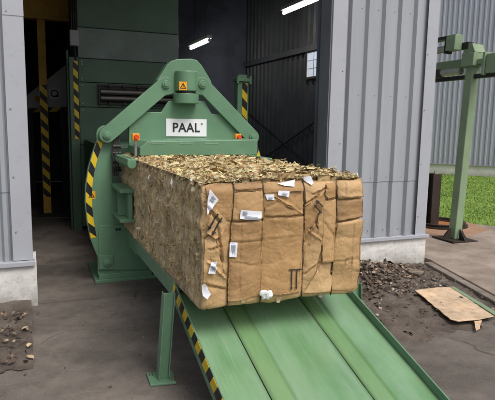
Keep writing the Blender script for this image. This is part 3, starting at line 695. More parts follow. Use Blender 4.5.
# ------------------------------------------------------------------ guard post
gY=6.6
g0=at(237.5,100,1,gY); g1=at(248.5,100,1,gY); gt=at(243,77,1,gY).z
t=thing('guard_post','slim green post with striped tape and flanged head behind the right arm','post',((g0.x+g1.x)/2,gY,0))
m=MB(); m.box(g0.x,g1.x,gY,gY+.12,.02,gt-.06); gp=P(m,'post',m_green,t,.005)
m=MB(); m.box(g0.x-.02,g1.x+.03,gY-.03,gY+.15,gt-.06,gt-.02); m.box(g0.x+.02,g1.x-.02,gY+.02,gY+.1,gt-.02,gt+.03)
for x in (g0.x-.005,g1.x+.015): m.cyl((x,gY-.02,gt-.09),(x,gY-.02,gt+.01),.018,n=10)
P(m,'head_flange',m_green,t,.004)
m=MB(); m.box(g0.x-.08,g1.x+.08,gY-.08,gY+.2,.004,.02); P(m,'base_plate',m_green,t)
xm=(g0.x+g1.x)/2+.022
tape('hazard_tape',gp,[(xm,gY,1.2),(xm,gY,at(245,83,1,gY).z)],(1,0,0),.036,.22,(0,-1,0),flip=True)
# ------------------------------------------------------------------ chute
CH_=thing('bale_chute','sloping green steel bale chute with striped left edge in the foreground','chute',(1.53,3.5,0))
XL,XR=.900,2.168; YKINK=3.508; ZK=.603; SL=.328; Yend=1.2
def zflange(y): return ZK if y>YKINK else ZK-SL*(YKINK-y)
def side_poly(h0,h1,top=0):
    return [(4.93,ZK+top),(YKINK,ZK+top),(Yend,zflange(Yend)+top),(Yend,zflange(Yend)-h1),(YKINK-.02,ZK-h1),(YKINK+.12,ZK-h0),(4.93,ZK-h0)]
for x0,x1 in ((XL,XL+.010),(XR-.010,XR)):
    m=MB(); m.prism(side_poly(.115,.150),0,x0,x1); sf=P(m,'side_flange',m_green,CH_,.002)
    if x0==XL:
        pth=[(XL,YKINK+.0,ZK-.043),(XL,Yend+.02,zflange(Yend+.02)-.043)]
        # slanted stripes on the outer face, upper half
        tape('hazard_tape',sf,pth,None,.040,.155,(-1,0,0),flip=False,skew=.45)
# deck: lapped panels with grooves; table part is level
dz=.068
def deck_panel(x0,x1,mat,lift,name='deck_panel',label=None):
    m=MB(); ny=40; nx=max(4,int((x1-x0)/.03))
    ys=[YKINK-.002+(Yend-YKINK)*j/ny for j in range(ny+1)]
    vs=[]
    for y in ys:
        for i in range(nx+1):
            x=x0+(x1-x0)*i/nx; vs.append((x,y,zflange(y)-dz+lift+.0035*noise.noise((x*2.2,y*2.2,3))))
    fs=[(j*(nx+1)+i,j*(nx+1)+i+1,(j+1)*(nx+1)+i+1,(j+1)*(nx+1)+i) for j in range(ny) for i in range(nx)]
    m.add(vs,fs); o=P(m,name,mat,CH_,smooth=True,label=label); so=o.modifiers.new('s','SOLIDIFY'); so.thickness=.008; so.offset=-1 
    return o
xs1,xs2=1.187,1.768
deck_panel(XL+.011,xs1-.006,m_deck,0); deck_panel(xs1+.128,xs2-.006,m_deck,0); deck_panel(xs2+.122,XR-.011,m_deck,0)
deck_panel(xs1,xs1+.134,m_deck2,.0045,'lap_strip'); deck_panel(xs2,xs2+.128,m_deck2,.0045,'lap_strip')
m=MB(); m.box(XL+.011,XR-.011,YKINK,4.93,.555,.586); P(m,'table_plate',m_green,CH_)
m=MB(); 
for y in (3.3,2.4,1.5):
    z=zflange(y)-dz-.012; m.prism([(y-.04,z+.002),(y+.04,z+.002+.026),(y+.04,z-.08),(y-.04,z-.10)],0,XL+.011,XR-.011)
PS(m,'cross_bearer',m_green,CH_)
# legs
for k,(xt,xb) in enumerate(((.815,.772),(2.255,2.298))):
    yl_=3.30; zt=.60 if k==0 else .52
    m=MB()
    def bar(x0,x1,y0,y1,z1=zt):
        sft=xb-xt
        m.add([(x0+sft,y0,.013),(x1+sft,y0,.013),(x1+sft,y1,.013),(x0+sft,y1,.013),(x0,y0,z1),(x1,y0,z1),(x1,y1,z1),(x0,y1,z1)],[(3,2,1,0),(4,5,6,7),(0,1,5,4),(1,2,6,5),(2,3,7,6),(3,0,4,7)])
    Hp=[(-.036,-.034),(-.030,-.034),(-.030,-.006),(.030,-.006),(.030,-.034),(.036,-.034),(.036,.045),(.030,.045),(.030,0),(-.030,0),(-.030,.045),(-.036,.045)]
    nH=len(Hp); m.add([(xb+a,yl_+b,.0132) for a,b in Hp]+[(xt+a,yl_+b,zt) for a,b in Hp],[tuple(range(nH))[::-1],tuple(range(nH,2*nH))]+[(i,(i+1)%nH,nH+(i+1)%nH,nH+i) for i in range(nH)])
    lg=P(m,'leg',m_green,CH_,.002)
    m=MB(); m.prism([(xb-.095,yl_-.06),(xb+.07,yl_-.085),(xb+.085,yl_+.08),(xb-.085,yl_+.12)],2,0,.013); bp=P(m,'foot_plate',m_green,CH_,.002)
    m=MB()
    for dx,dy in ((-.065,.065),(.058,-.055)): m.cyl((xb+dx,yl_+dy,.0135),(xb+dx,yl_+dy,.028),.013,n=6); m.cyl((xb+dx,yl_+dy,.028),(xb+dx,yl_+dy,.045),.006,n=8)
    PS(m,'anchor_bolt',m_steel,bp)
# ------------------------------------------------------------------ bale
X0,X1,Y0,Y1,Z0,Z1=.912,2.012,2.917,5.75,.598,1.352
BALE=thing('cardboard_bale','tied bale of crushed brown cardboard boxes overhanging the green chute','bale',(1.46,4.0,.59))
straps=[(233.5,182,227.0,303),(263.6,180,260.0,297),(304,181,301.4,292),(336.8,183,330.5,291)]
sx=[(at(a,b,1,Y0).x,at(c,d,1,Y0).x) for a,b,c,d in straps]
def strap_x(i,z):
    t=(Z1-z)/(Z1-Z0); return sx[i][0]+(sx[i][1]-sx[i][0])*t
def edge_l(z): return X0+.004+.020*noise.noise((0,z*4,2))+.016*noise.noise((0,z*13,5))
def edge_r(z):
    t=(z-Z0)/(Z1-Z0); return X1-.035+.045*t+.012*noise.noise((3,z*5,2))
CREASE=[((234,191),(263,190),.010),((233,222),(263,220),.010),((228,243),(262,241),.005),((278,199),(303,214),-.010),((265,218),(303,216),.010),((285,206),(300,211),.008),((266,207),(279,201),.006),((268,240),(300,236),.004),
 ((304,206),(322,191),.012),((316,222),(306,243),.014),((320,250),(316,270),.012),((305,275),(318,263),.012),((312,195),(326,188),.012),((324,200),(335,199),.010),((317,263),(333,262),.008),((308,230),(319,240),-.010),((322,222),(334,236),.006),
 ((337,199),(362,198),.012),((337,222),(361,218),.012),((334,262),(358,258),.005),((352,222),(349,288),.004),((205,206),(218,222),.014),((216,225),(222,262),.014),((205,240),(215,232),.014),((207,262),(226,279),-.012),((214,186),(232,184),.008),((206,285),(226,290),.012),((209,250),(220,246),.010),((230,262),(258,266),.004),((240,224),(238,292),.003),((345,183),(343,196),.006)]
def front_y(x,z):
    global CREASE_M
    if CREASE_M is None: CREASE_M=[(Vector(pt(*a,Y0-.015)),Vector(pt(*b,Y0-.015)),d) for a,b,d in CREASE]
    y=front_y0(x,z); p=Vector((x+.006*noise.noise((x*18,z*18,4)),z+.006*noise.noise((x*18,z*18,14))))
    for a,b,d in CREASE_M:
        ab=b-a; t=(p-a).dot(ab)/ab.length_squared
        if -.1<t<1.1:
            q=p-(a+ab*t); n=(ab.x*q.y-ab.y*q.x)/ab.length; e=max(0,min(1,(.55-abs(t-.5))/.1))
            if abs(n)<.05: y+=e*d*(math.exp(-(n/.007)**2)-.55*math.exp(-((n-.016)/.012)**2))
    return y
CREASE_M=None
def front_y0(x,z):
    """relief of the front face: bulges between the straps, creases, rounded edges"""
    xs=[X0]+[strap_x(i,z) for i in range(4)]+[X1]
    b=0
    for i in range(5):
        if xs[i]<=x<=xs[i+1]:
            t=(x-xs[i])/(xs[i+1]-xs[i]); b=(4*t*(1-t))**.6
            if i==0: b=max(b*.8, .75*(1-t)**3*0)
            if i==4: b=min(1,b)*1.0 if t<.5 else max(b,.55)
    y=Y0+.006-.021*b
    tz=(z-Z0)/(Z1-Z0)
    y+= .028*max(0,(tz-.93)/.07)**2 + .02*max(0,(.06-tz)/.06)**2
    # sharp creases = folded noise
    y+= .018*abs(noise.noise((x*3.2+4,z*4.6,1.5)))+.007*abs(noise.noise((x*9,z*7,3)))-.006
    return y
m=MB(); nx,nz=170,120
vs=[]
for j in range(nz+1):
    z=Z0+(Z1-Z0)*j/nz
    for i in range(nx+1):
        u=i/nx; x=edge_l(z)+(edge_r(z)-edge_l(z))*u
        zz=z+ (.010*noise.noise((x*4,7,0))+.006*noise.noise((x*15,2,0)) if j in (0,) else 0)
        if j==nz: zz=z+.012*noise.noise((x*6,3,0))
        y=front_y(x,z)+(.012 if i in (0,nx) else 0)
        vs.append((x,y,zz))
m.add(vs,[(j*(nx+1)+i,j*(nx+1)+i+1,(j+1)*(nx+1)+i+1,(j+1)*(nx+1)+i) for j in range(nz) for i in range(nx)])
fc=P(m,'front_cardboard',m_card,BALE,smooth=True,fixn=False)
so=fc.modifiers.new('s','SOLIDIFY'); so.thickness=.006; so.offset=-1
# core : left, top, right, back faces of layered card
m=MB(); ny,nz=520,130
def hsh(a,b):
    v=math.sin(a*127.1+b*311.7)*43758.5453; return v-math.floor(v)
def cell(y,z):
    i=math.floor(y/.024+.35*math.sin(y*31)); zz=z+hsh(i,3)*.3+.02*noise.noise((y*9,z*9,1)); j=math.floor(zz/(.05+.11*hsh(i,9)))
    return hsh(i,j),hsh(j+5,i)
def side_d(y,z,sgn):
    yy=y+.02*noise.noise((y*3,z*3,7))+.006*noise.noise((y*20,z*14,7)); lay=.009*(cell(yy,z)[0]-.5)+.020*noise.noise((y*4,z*3,2))+.011*noise.noise((yy*13,z*5,3))+.006*noise.noise((yy*45,z*9,9))
    for f,g,sd,dp in ((17,3.2,5,.026),(33,6.5,15,.016)):
        c=noise.noise((yy*f+1.5*noise.noise((y*8,z*10,sd)),z*g,sd)); c=max(0,min(1,(c-.22)/.22)); lay-=dp*c*c
    return lay
vs=[]
for j in range(nz+1):
    z=Z0+(Z1-Z0)*j/nz
    for i in range(ny+1):
        y=Y0+.012+(Y1-Y0)*(i/ny); rnd=.022*max(0,(j/nz-.94)/.06)**2
        vs.append((edge_l(z)+.006+rnd-side_d(y,z,1),y,z))
m.add(vs,[(j*(ny+1)+i,(j+1)*(ny+1)+i,(j+1)*(ny+1)+i+1,j*(ny+1)+i+1) for j in range(nz) for i in range(ny)])
vs2=[(2*1.462-v[0]-.012*math.sin(v[1]*9),v[1],v[2]) for v in vs]
m.add(vs2,[(j*(ny+1)+i,j*(ny+1)+i+1,(j+1)*(ny+1)+i+1,(j+1)*(ny+1)+i) for j in range(nz) for i in range(ny)])
def top_z(x,y): 
    ed=min(1,max(0,(x-X0)/.05))*min(1,max(0,(X1-x)/.05))
    fr=1+.9*max(0,1-abs(y-3.7)/1.0)
    return Z1+.004+ed*(.020*fr*noise.noise((x*5,y*7,4))+.020*noise.noise((x*14,y*22,6))+.010)
tx,ty=90,220
vs=[(X0+(X1-X0)*i/tx,Y0+.012+(Y1-Y0)*j/ty,top_z(X0+(X1-X0)*i/tx,Y0+(Y1-Y0)*j/ty)) for j in range(ty+1) for i in range(tx+1)]
m.add(vs,[(j*(tx+1)+i,j*(tx+1)+i+1,(j+1)*(tx+1)+i+1,(j+1)*(tx+1)+i) for j in range(ty) for i in range(tx)])
m.add([(X0,Y0+.03,Z0),(X1-.03,Y0+.03,Z0),(X1-.03,Y1,Z0),(X0,Y1,Z0)],[(3,2,1,0)])
m.add([(X0,Y1+.012,Z0),(X1,Y1+.012,Z0),(X1,Y1+.012,Z1),(X0,Y1+.012,Z1)],[(0,1,2,3)])
co=P(m,'pressed_core',m_core,BALE,fixn=False)
tn=co.data.color_attributes.new('tone','FLOAT_COLOR','POINT')
tv=[]
for v in co.data.vertices:
    q=cell(v.co.y+.02*noise.noise((v.co.y*3,v.co.z*3,7)),v.co.z)[1] if v.co.z<Z1-.01 else .6; t=.86+.26*q; tv+=[t,t*(.95+.07*q),t*(.84+.16*hsh(q*50,2)),1]
tn.data.foreach_set('color',tv)
# shreds on top
m=MB()
for _ in range(13000):
    x=random.uniform(X0+.0,X1-.005); y=Y0+.005+(random.random()**1.1)*2.0; z=top_z(x,y)+random.uniform(-.006,.018)*(1+1.2*noise.noise((x*6,y*6,11)))*(1 if random.random()<.8 else 1.9)
    w=random.uniform(.0015,.006); l=random.uniform(.005,.022)
    R=Matrix.Rotation(random.gauss(0,1.2),3,'Z')@Matrix.Rotation(random.gauss(0,.8),3,'X')@Matrix.Rotation(random.gauss(0,.45),3,'Y')
    k=random.uniform(-.4,.4)*l
    ps=[(-l,-w,0),(0,-w*1.1,k),(l,-w*.6,0),(l*.9,w,.0),(0,w,k),(-l*1.1,w*.7,0)]
    m.add([Vector((x,y,z))+R@Vector(p) for p in ps],[(0,1,4,5),(1,2,3,4)])
for _ in range(150):
    x=random.uniform(X0+.06,X1-.06); y=Y0+.06+random.random()*1.9; z=top_z(x,y)+.016
    R=Matrix.Rotation(random.uniform(0,3.1),3,'Z')@Matrix.Rotation(random.gauss(0,.3),3,'X')@Matrix.Rotation(random.gauss(0,.3),3,'Y'); l=random.uniform(.02,.07); w=random.uniform(.012,.035)
    ps=[(-l,-w,0),(-l*.2,-w*1.2,.006),(l,-w*.7,0),(l*.8,w,.004),(0,w*.8,.010),(-l*1.1,w*.6,0)]
    m.add([Vector((x,y,z))+R@Vector(p) for p in ps],[(0,1,4,5),(1,2,3,4)])
o=P(m,'top_shreds',m_shred,BALE,fixn=False); o['kind']='stuff'
# flakes on the left side (edges of card sticking out)
m=MB()
for _ in range(900):
    y=Y0+.03+random.random()**1.15*2.0; z=random.uniform(Z0+.01,Z1-.005); x=edge_l(z)+.004-side_d(y,z,1)-random.uniform(-.004,.005)
    l=random.uniform(.004,.022); w=random.uniform(.001,.003)
    R=Matrix.Rotation(random.gauss(0,.3),3,'Z')@Matrix.Rotation(random.gauss(0,.16),3,'X')
    ps=[(-w,0,-l),(w*.2,.004,-l*.3),(w*.6,0,l),(-w,.004,l*.8),(-w*1.6,-.004,0)]
    if random.random()<.55: ps=[(0,-w,-l),(-.004,w,-l*.7),(-.003,w*.8,l),(0,-w,l*.8),(-.006,-w*1.3,0)]
    m.add([Vector((x,y,z))+R@Vector(p) for p in ps],[(0,1,2,3,4)])
o=P(m,'side_flakes',m_flake,BALE,fixn=False); o['kind']='stuff'
m=MB(); y=Y0+.02
def slab(c,dx,th,h,tilt,yaw):
    R=Matrix.Rotation(yaw,3,'Z')@Matrix.Rotation(tilt,3,'X'); n=4; pts=[]
    prof=[random.uniform(-.008,.008) for _ in range(n+1)]
    vs=[]
    for k in range(n+1):
        z=-h/2+h*k/n; t=th*random.uniform(.5,1.2)*(.45 if k in (0,n) else 1)
        for xx,yy in ((-dx+prof[k],-t/2),(-dx*.8+prof[k],t/2),(.03,t/2),(.03,-t/2)): vs.append(c+R@Vector((xx,yy+.004*math.sin(k*1.7+c.y*40),z)))
    fs=[(k*4+a,k*4+(a+1)%4,k*4+4+(a+1)%4,k*4+4+a) for k in range(n) for a in range(4)]+[(3,2,1,0),(n*4,n*4+1,n*4+2,n*4+3)]
    m.add(vs,fs)
while y<Y0+2.1:
    th=random.uniform(.002,.009); z=Z0+random.uniform(0,.03)
    while z<Z1-.005:
        h=random.uniform(.012,.065)
        if random.random()<.05:
            zc=min(z+h/2,Z1-.01); x=edge_l(zc)-side_d(y,zc,1)
            slab(Vector((x,y+random.uniform(-.005,.005),zc)),.012*noise.noise((y*7,zc*6,21))+random.uniform(-.006,.012),th,h,random.gauss(0,.13),random.gauss(0,.22))
        z+=h*random.uniform(.6,1.1)
    y+=th*random.uniform(1.0,1.9)
for _ in range(22):     # larger torn flaps pressed against the side
    y=Y0+.05+random.random()*1.9; z=random.uniform(Z0+.04,Z1-.04); x=edge_l(z)-side_d(y,z,1)-random.uniform(.004,.014); a=random.uniform(.010,.026); b=random.uniform(.015,.05)
    R=Matrix.Rotation(random.gauss(0,.35),3,'Z')@Matrix.Rotation(random.gauss(0,.3),3,'X'); n=9
    ring=[Vector((x,y,z))+R@Vector((random.uniform(-.006,.006),a*math.cos(6.283*k/n)*random.uniform(.6,1.2),b*math.sin(6.283*k/n)*random.uniform(.6,1.2))) for k in range(n)]
    m.add(ring+[Vector((x-.006,y,z))],[(k,(k+1)%n,n) for k in range(n)])
o=P(m,'card_edges',m_flake,BALE); o['kind']='stuff'
m=MB(); y=Y0+.03
while y<Y0+2.1:
    th=random.uniform(.003,.012); x=X0+random.uniform(0,.05)
    while x<X1-.02:
        w=random.uniform(.02,.10); pr=.018*noise.noise((x*6,y*9,31))+random.uniform(-.012,.012)
        if random.random()<.7:
            z=top_z(x+w/2,y)+pr; sh=random.uniform(-.02,.02)
            vs=[(min(x+(w if a else 0),X1)+random.uniform(-.004,.004),y+(th if b else 0)+(sh if a else 0)+(c_*random.uniform(-.012,.012)),(z if c_ else z-.05)+random.uniform(-.007,.007)) for c_ in (0,1) for b in (0,1) for a in (0,1)]
            m.add(vs,[(0,2,3,1),(4,5,7,6),(0,1,5,4),(2,6,7,3),(0,4,6,2),(1,3,7,5)])
        x+=w*random.uniform(.6,1.1)
    y+=th*random.uniform(1.0,2.2)
o=P(m,'top_edges',m_shred,BALE); o['kind']='stuff'
# pale patches of paper in the left side
for px,py,s in ((150,178,.022),(173,183,.028),(193,180,.016)):
    p=at(px,py,0,X0-.012); m=MB(); N_=7
    ps=[Vector((p.x-.010*random.random(),p.y+s*.45*math.cos(6.28*i/N_)*random.uniform(.6,1.1),p.z+s*1.3*math.sin(6.28*i/N_)*random.uniform(.7,1.1))) for i in range(N_)]
    m.add(ps+[Vector((p.x-.02,p.y,p.z))],[(i,(i+1)%N_,N_) for i in range(N_)]); P(m,'paper_scrap',m_plastic,BALE,fixn=False)
# cardboard panels on the front, conforming to the relief
def sheet(name,px_poly,off,mat,parent=BALE,cuts=5,thick=.003,jit=.0,label=None,curl=0):
    poly=[pt(x,y,Y0-.015) for x,y in px_poly]
    bm=bmesh.new(); vs=[]
    n=len(poly)
    for i in range(n):
        a=Vector(poly[i]); b=Vector(poly[(i+1)%n]); k=max(1,int((b-a).length/.03))
        for j in range(k):
            p=a.lerp(b,j/k)
            if jit and j: p+=Vector((random.uniform(-jit,jit),random.uniform(-jit,jit)))
            vs.append(bm.verts.new((p.x,0,p.y)))
    f=bm.faces.new(vs); bmesh.ops.triangulate(bm,faces=[f]); 
    for _ in range(cuts):
        es=[e for e in bm.edges if e.calc_length()>.014]
        if not es: break
        bmesh.ops.subdivide_edges(bm,edges=es,cuts=1,use_grid_fill=False); bmesh.ops.triangulate(bm,faces=[f for f in bm.faces if len(f.verts)>3])
    seed=random.random()*50; tX=random.uniform(-.05,.05); tZ=random.uniform(-.05,.05); cr=random.uniform(-1.2,1.2)
    cxm=sum(p[0] for p in poly)/n; czm=sum(p[1] for p in poly)/n
    for v in bm.verts:
        x,z=v.co.x,v.co.z
        xx=min(max(x,X0+.01),X1-.01); zz=min(max(z,Z0+.01),Z1-.005)
        v.co.y=front_y(xx,zz)-off-.006*noise.noise((x*5,z*5,seed))-.006*abs(noise.noise((x*4+z*cr*4,z*2,seed+9)))-(tX*(x-cxm)+tZ*(z-czm))*(1 if name=='carton_panel' else .3)-curl*((x-cxm)**2+(z-czm)**2)*8
    bmesh.ops.recalc_face_normals(bm,faces=bm.faces)
    if bm.faces and sum(f.normal.y for f in bm.faces)>0: bmesh.ops.reverse_faces(bm,faces=bm.faces)
    me=bpy.data.meshes.new(name); bm.to_mesh(me); bm.free(); me.materials.append(mat)
    me.polygons.foreach_set('use_smooth',[True]*len(me.polygons))
    o=bpy.data.objects.new(name,me); COL.objects.link(o); sub(o,parent)
    so=o.modifiers.new('s','SOLIDIFY'); so.thickness=thick; so.offset=-1
    es=o.modifiers.new('e','EDGE_SPLIT'); es.split_angle=math.radians(40)
    if label: o['label']=label
    return o
panels=[
 ([(235,183.5),(262.5,181.5),(262.7,190.5),(234.6,192)],.004),
 ([(234.2,193),(262.7,191.2),(263.5,219),(233,222)],.003),
 ([(231.5,222.5),(262.5,220.5),(260.5,294.5),(227.8,301)],.008),
 ([(265,184),(303,181),(303.3,191),(264.6,193)],.006),
 ([(264.6,193),(303.3,191),(303.2,214),(296,210),(280,200),(272,196)],.003),
 ([(264.4,194.5),(279,200.5),(303,215),(303,218),(264,220)],.005),
 ([(263.6,219.5),(303,216),(301,291),(260.8,295.5)],.009),
 ([(305.5,182.5),(322,180.5),(326,190),(318,198),(305.4,206)],.004),
 ([(305.3,206.5),(319,192),(324.5,202),(313,219),(306,242),(304,240)],.010),
 ([(326,183),(335.8,182.5),(335.6,198),(328,200),(324,194)],.006),
 ([(316.5,216),(322,204),(336,199),(335.5,230),(334,262),(320,262),(321,246),(316,234)],.012),
 ([(303.8,243),(313,222),(318,238),(319.5,250),(313.5,272),(302.2,291)],.006),
 ([(315,272),(319,264),(332.5,276),(330,291),(303.5,292)],.010),
 ([(338,182.5),(362.5,179.5),(362,197),(337.8,199.5)],.009),
 ([(337.6,200.5),(362,198.3),(361.5,217),(337,222)],.005),
 ([(336.8,223),(361,218.5),(357,291),(331.2,290.5)],.010),
 ([(206,187),(218,184),(232.8,183.5),(232,221),(220,218),(208,205)],.003),
 ([(217,226),(230.5,223),(228.5,246),(222,262),(216,240)],.005),
 ([(205,240),(213,232),(221,262),(226.5,279),(226.3,301),(203,307),(206,270)],.003),
]
for poly,off in panels:
    sheet('carton_panel',poly,off*1.15+.005,m_card,jit=.0045,cuts=6)
# torn arrow flap
af=sheet('torn_flap',[(208,216),(214.5,207),(226,222),(219,236),(214,238),(206,232.5)],.031,m_card,jit=.004,label='tilted orange flap printed with two arrows',curl=.1)
def pxstroke(name,parent,mat,segs,w,off,arrow=None):
    off+=.006
    """flat printed strokes lying 2 mm proud of the sheet"""
    m=MB()
    for a,b in segs:
        A=Vector(pt(*a,Y0-.015)); B=Vector(pt(*b,Y0-.015)); d=(B-A).normalized(); n=Vector((-d.y,d.x))*w
        k=6
        rows=[(A.lerp(B,j/k)+n, A.lerp(B,j/k)-n) for j in range(k+1)]
        vs=[(p.x,front_y(min(max(p.x,X0+.01),X1-.01),p.y)-off,p.y) for r in rows for p in r]; m.add(vs,[(2*j,2*j+1,2*j+3,2*j+2) for j in range(k)])
        if arrow:
            tip=B+d*arrow*1.1; l=B-d*arrow*.5+n.normalized()*arrow*.75; r=B-d*arrow*.5-n.normalized()*arrow*.75
            m.add([(p.x,front_y(min(max(p.x,X0+.01),X1-.01),p.y)-off-.0006,p.y) for p in (tip,l,r)],[(0,1,2)])
    o=P(m,name,mat,parent,fixn=False); so=o.modifiers.new('s','SOLIDIFY'); so.thickness=.0015; so.offset=0; return o
pxstroke('printed_arrows',af,m_ink,[((215.5,212.5),(207.5,227)),((219.5,216.5),(211.5,231.5))],.0045,.038,arrow=.016)
pxstroke('printed_arrows',BALE,m_ink,[((290.2,269),(289.6,287)),((295.6,269),(294.8,286.5))],.0035,.0215,arrow=.012)
pxstroke('printed_bar',BALE,m_ink,[((287.4,268.9),(301,268.6))],.0035,.0215)
pxstroke('printed_arrows',BALE,m_ink,[((319,212.5),(312.8,205.5)),((320,206),(315.2,200.8))],.004,.024,arrow=.014)
# faint stamp marks on the right panel
pxstroke('faint_print',BALE,m_faint,[((344,257),(343.5,264)),((344,257),(349,256.5)),((347,261),(350.5,260.5)),((351,255),(350.7,263)),((343,268),(349.5,267)),((346,271),(350,270.7))],.0022,.0215)
# creases / open seams between panels, dark
# labels
def px_n(a,b):
    d=Vector((b[0]-a[0],b[1]-a[1])).normalized(); return (-d.y,d.x)
def label_(poly,off,bars,txt='shipping_label',curl=0):
    off+=.007
    s=sheet(txt,poly,off,m_paper,thick=.0012,curl=curl)
    if bars: pxstroke('label_print',s,m_grey,[((a[0]+dx*px_n(a,b)[0],a[1]+dx*px_n(a,b)[1]),(b[0]+dx*px_n(a,b)[0]-k*.4*(b[0]-a[0]),b[1]+dx*px_n(a,b)[1]-k*.4*(b[1]-a[1]))) for a,b in bars for dx,k in ((-.7,0),(.1,.6),(.8,.2))],.0013,off-.001)
    return s
label_([(239.5,209.2),(260.8,211),(260,220.2),(238.4,218)],.016,[((243,215.8),(256,217.3)),((241.5,211.5),(246,211.8)),((241.5,213),(246,213.3))])
label_([(208.5,188.5),(216.8,199),(205.5,214),(206.5,198)],.024,[((210.5,195.5),(213.5,199)),((209,198),(212,201.5))],curl=.2)
label_([(264.6,194.2),(273,194),(273,199.7),(266.5,199.7)],.016,[((267.5,197.8),(272,197.8))])
label_([(277.5,190.3),(288.5,190.7),(287.3,196.6),(276.8,194.8)],.016,[((281,193),(286,193.8))])
label_([(277.5,183.5),(296,179.5),(293.5,186.4),(284,185.5)],.018,None,'paper_scrap')
label_([(303.5,177.5),(311.5,176),(313.5,182.5),(311,185),(306,181)],.016,None,'paper_scrap')
label_([(229.3,241.8),(236.5,242),(235.2,256.5),(228,256)],.020,[((231.5,244.5),(230.7,253)),((233.6,244.5),(232.8,253))])
label_([(210,262),(216,260.5),(213.8,272.5),(207,272.5)],.020,[((211,265),(210,270)),((213.2,265),(212.3,270))])
label_([(200.8,284),(204.5,283),(209.5,293),(206,298),(202,295)],.024,None,'paper_scrap',curl=.5)
# lump of white plastic at the bottom edge
c=at(265.5,294,1,Y0-.03); bm=bmesh.new(); bmesh.ops.create_icosphere(bm,subdivisions=3,radius=1)
for v in bm.verts:
    d=v.co.normalized(); r=1+.7*noise.noise(d*1.4+Vector((3,1,2)))+.10*noise.noise(d*4)
    v.co=Vector((c.x+d.x*.034*r,c.y-.006+d.y*.018*r,c.z+d.z*.034*r))
me=bpy.data.meshes.new('plastic_lump'); bm.to_mesh(me); bm.free(); me.materials.append(m_plastic); o=bpy.data.objects.new('plastic_lump',me); COL.objects.link(o); sub(o,BALE)
# tie wires
for i in range(4):
    pts=[]
    for j in range(25):
        z=Z0-.004+(Z1-Z0+.01)*j/24; x=strap_x(i,z)+.002*noise.noise((i*5,z*6,0)); pts.append((x,front_y(x,min(max(z,Z0+.01),Z1-.01))-.0115,z))
    x=strap_x(i,Z1)
    for j in range(0,30): y=Y0+.03+j*.09; pts.append((x,y,top_z(x,y)+.008-(.004 if j==0 else 0)))
    m=MB(); m.tube(pts,.0042,6); P(m,'tie_wire',m_strap,BALE,smooth=True)
# torn fibres along the vertical edges of the front
m=MB()
for _ in range(520):
    z=random.uniform(Z0,Z1); side=random.random()<.75
    if noise.noise((z*9,side*4,3))<-.02: continue
    x=(edge_l(z) if side else edge_r(z))+random.triangular(-.004,.055,.012)*(1 if side else -1); y=Y0+random.uniform(-.012,.03)
    s=random.uniform(.002,.010)*(1 if random.random()<.85 else 1.8); R=Matrix.Rotation(random.uniform(0,6.28),3,'Z')@Matrix.Rotation(random.gauss(0,.8),3,'X')
    m.add([Vector((x,y,z))+R@Vector(p)*s for p in [(-.5,0,-1),(.4,.1,-.6),(.5,0,.8),(-.3,.1,1)]],[(0,1,2,3)])
o=P(m,'torn_edge',m_flake,BALE,fixn=False); o['kind']='stuff'
# hanging scraps below the front edge
for px,w in ((240,.03),(318,.02),(276,.015)):
    sheet('torn_strip',[(px,292 if px>300 else 298),(px+6,291 if px>300 else 297),(px+4,298 if px>300 else 302.5),(px+1,297 if px>300 else 303)],.004,m_tornc,jit=.003)
# ------------------------------------------------------------------ pipe rack outside on the right
RK=thing('pipe_rack','tall light green steel pipe support post on the concrete apron','pipe support',(5.78,5.95,.055))
px_,py_=5.80,5.98
RK.rotation_euler=(0,math.radians(2.4),0)
m=MB(); m.box(px_-.075,px_+.055,py_-.07,py_+.07,.0752,2.57); P(m,'post',m_rackgreen,RK,.012)
m=MB(); m.box(px_-.24,px_+.24,py_-.22,py_+.22,.055,.075); bp=P(m,'base_plate',m_brownsteel,RK,.004)
for a in range(4):
    ang=a*math.pi/2; m=MB(); m.prism([(.088,.0762),(.22,.0762),(.10,.23),(.088,.23)],1,-.008,.008)
    Rz=Matrix.Rotation(ang,3,'Z'); m.v=[tuple(Rz@Vector(v)+Vector((px_-(.01),py_,0))) for v in m.v]; P(m,'gusset',m_brownsteel,RK)
m=MB(); m.box(px_-.125,px_+.105,py_-.115,py_+.115,2.56,2.745); m.prism([(py_-.12,2.745),(py_+.12,2.745),(py_+.05,2.87),(py_-.05,2.87)],0,px_-.11,px_+.09); P(m,'post_head',m_rackgreen,RK,.008)
m=MB(); m.box(px_-.06,px_+.04,py_+.115,12.5,2.555,2.68); P(m,'long_beam',m_rackgreen,RK,.004)
m=MB(); m.box(px_-.06,px_+.04,py_-.302,py_-.114,2.585,2.65); m.box(px_-.10,px_+.08,py_-.29,py_-.25,2.42,2.73); m.box(px_-.08,px_+.06,py_-.50,py_-.30,2.44,2.70); PS(m,'bracket',m_rackgreen,RK,.006)
m=MB(); m.box(px_-.04,px_+.02,py_-.45,12.5,2.39,2.45); m.box(px_-.16,px_-.06,py_+.50,py_+.62,2.43,2.555); PS(m,'lower_beam',m_dark,RK,.004)
m=MB(); m.cyl((px_-.10,py_+.12,2.50),(px_-.10,12.5,2.50),.052,n=20); P(m,'pipe',m_steel,RK)
m=MB(); m.cyl((px_-.18,py_+.325,2.83),(px_-.18,12.5,2.83),.050,n=20); P(m,'pipe',m_steel,RK)
m=MB(); m.box(px_-.25,px_-.11,py_+.14,py_+.32,2.79,3.01); PS(m,'bracket',m_rackgreen,RK,.008)
m=MB(); m.box(px_-.23,px_-.11,py_+.322,7.6,2.965,3.01); m.box(px_-.23,px_-.11,py_+.322,py_+.37,2.76,2.965); PS(m,'bracket_frame',m_dark,RK,.004)
m=MB(); m.box(px_-.112,px_-.02,py_+.02,py_+.16,2.80,2.90); P(m,'clip',m_dark,RK)
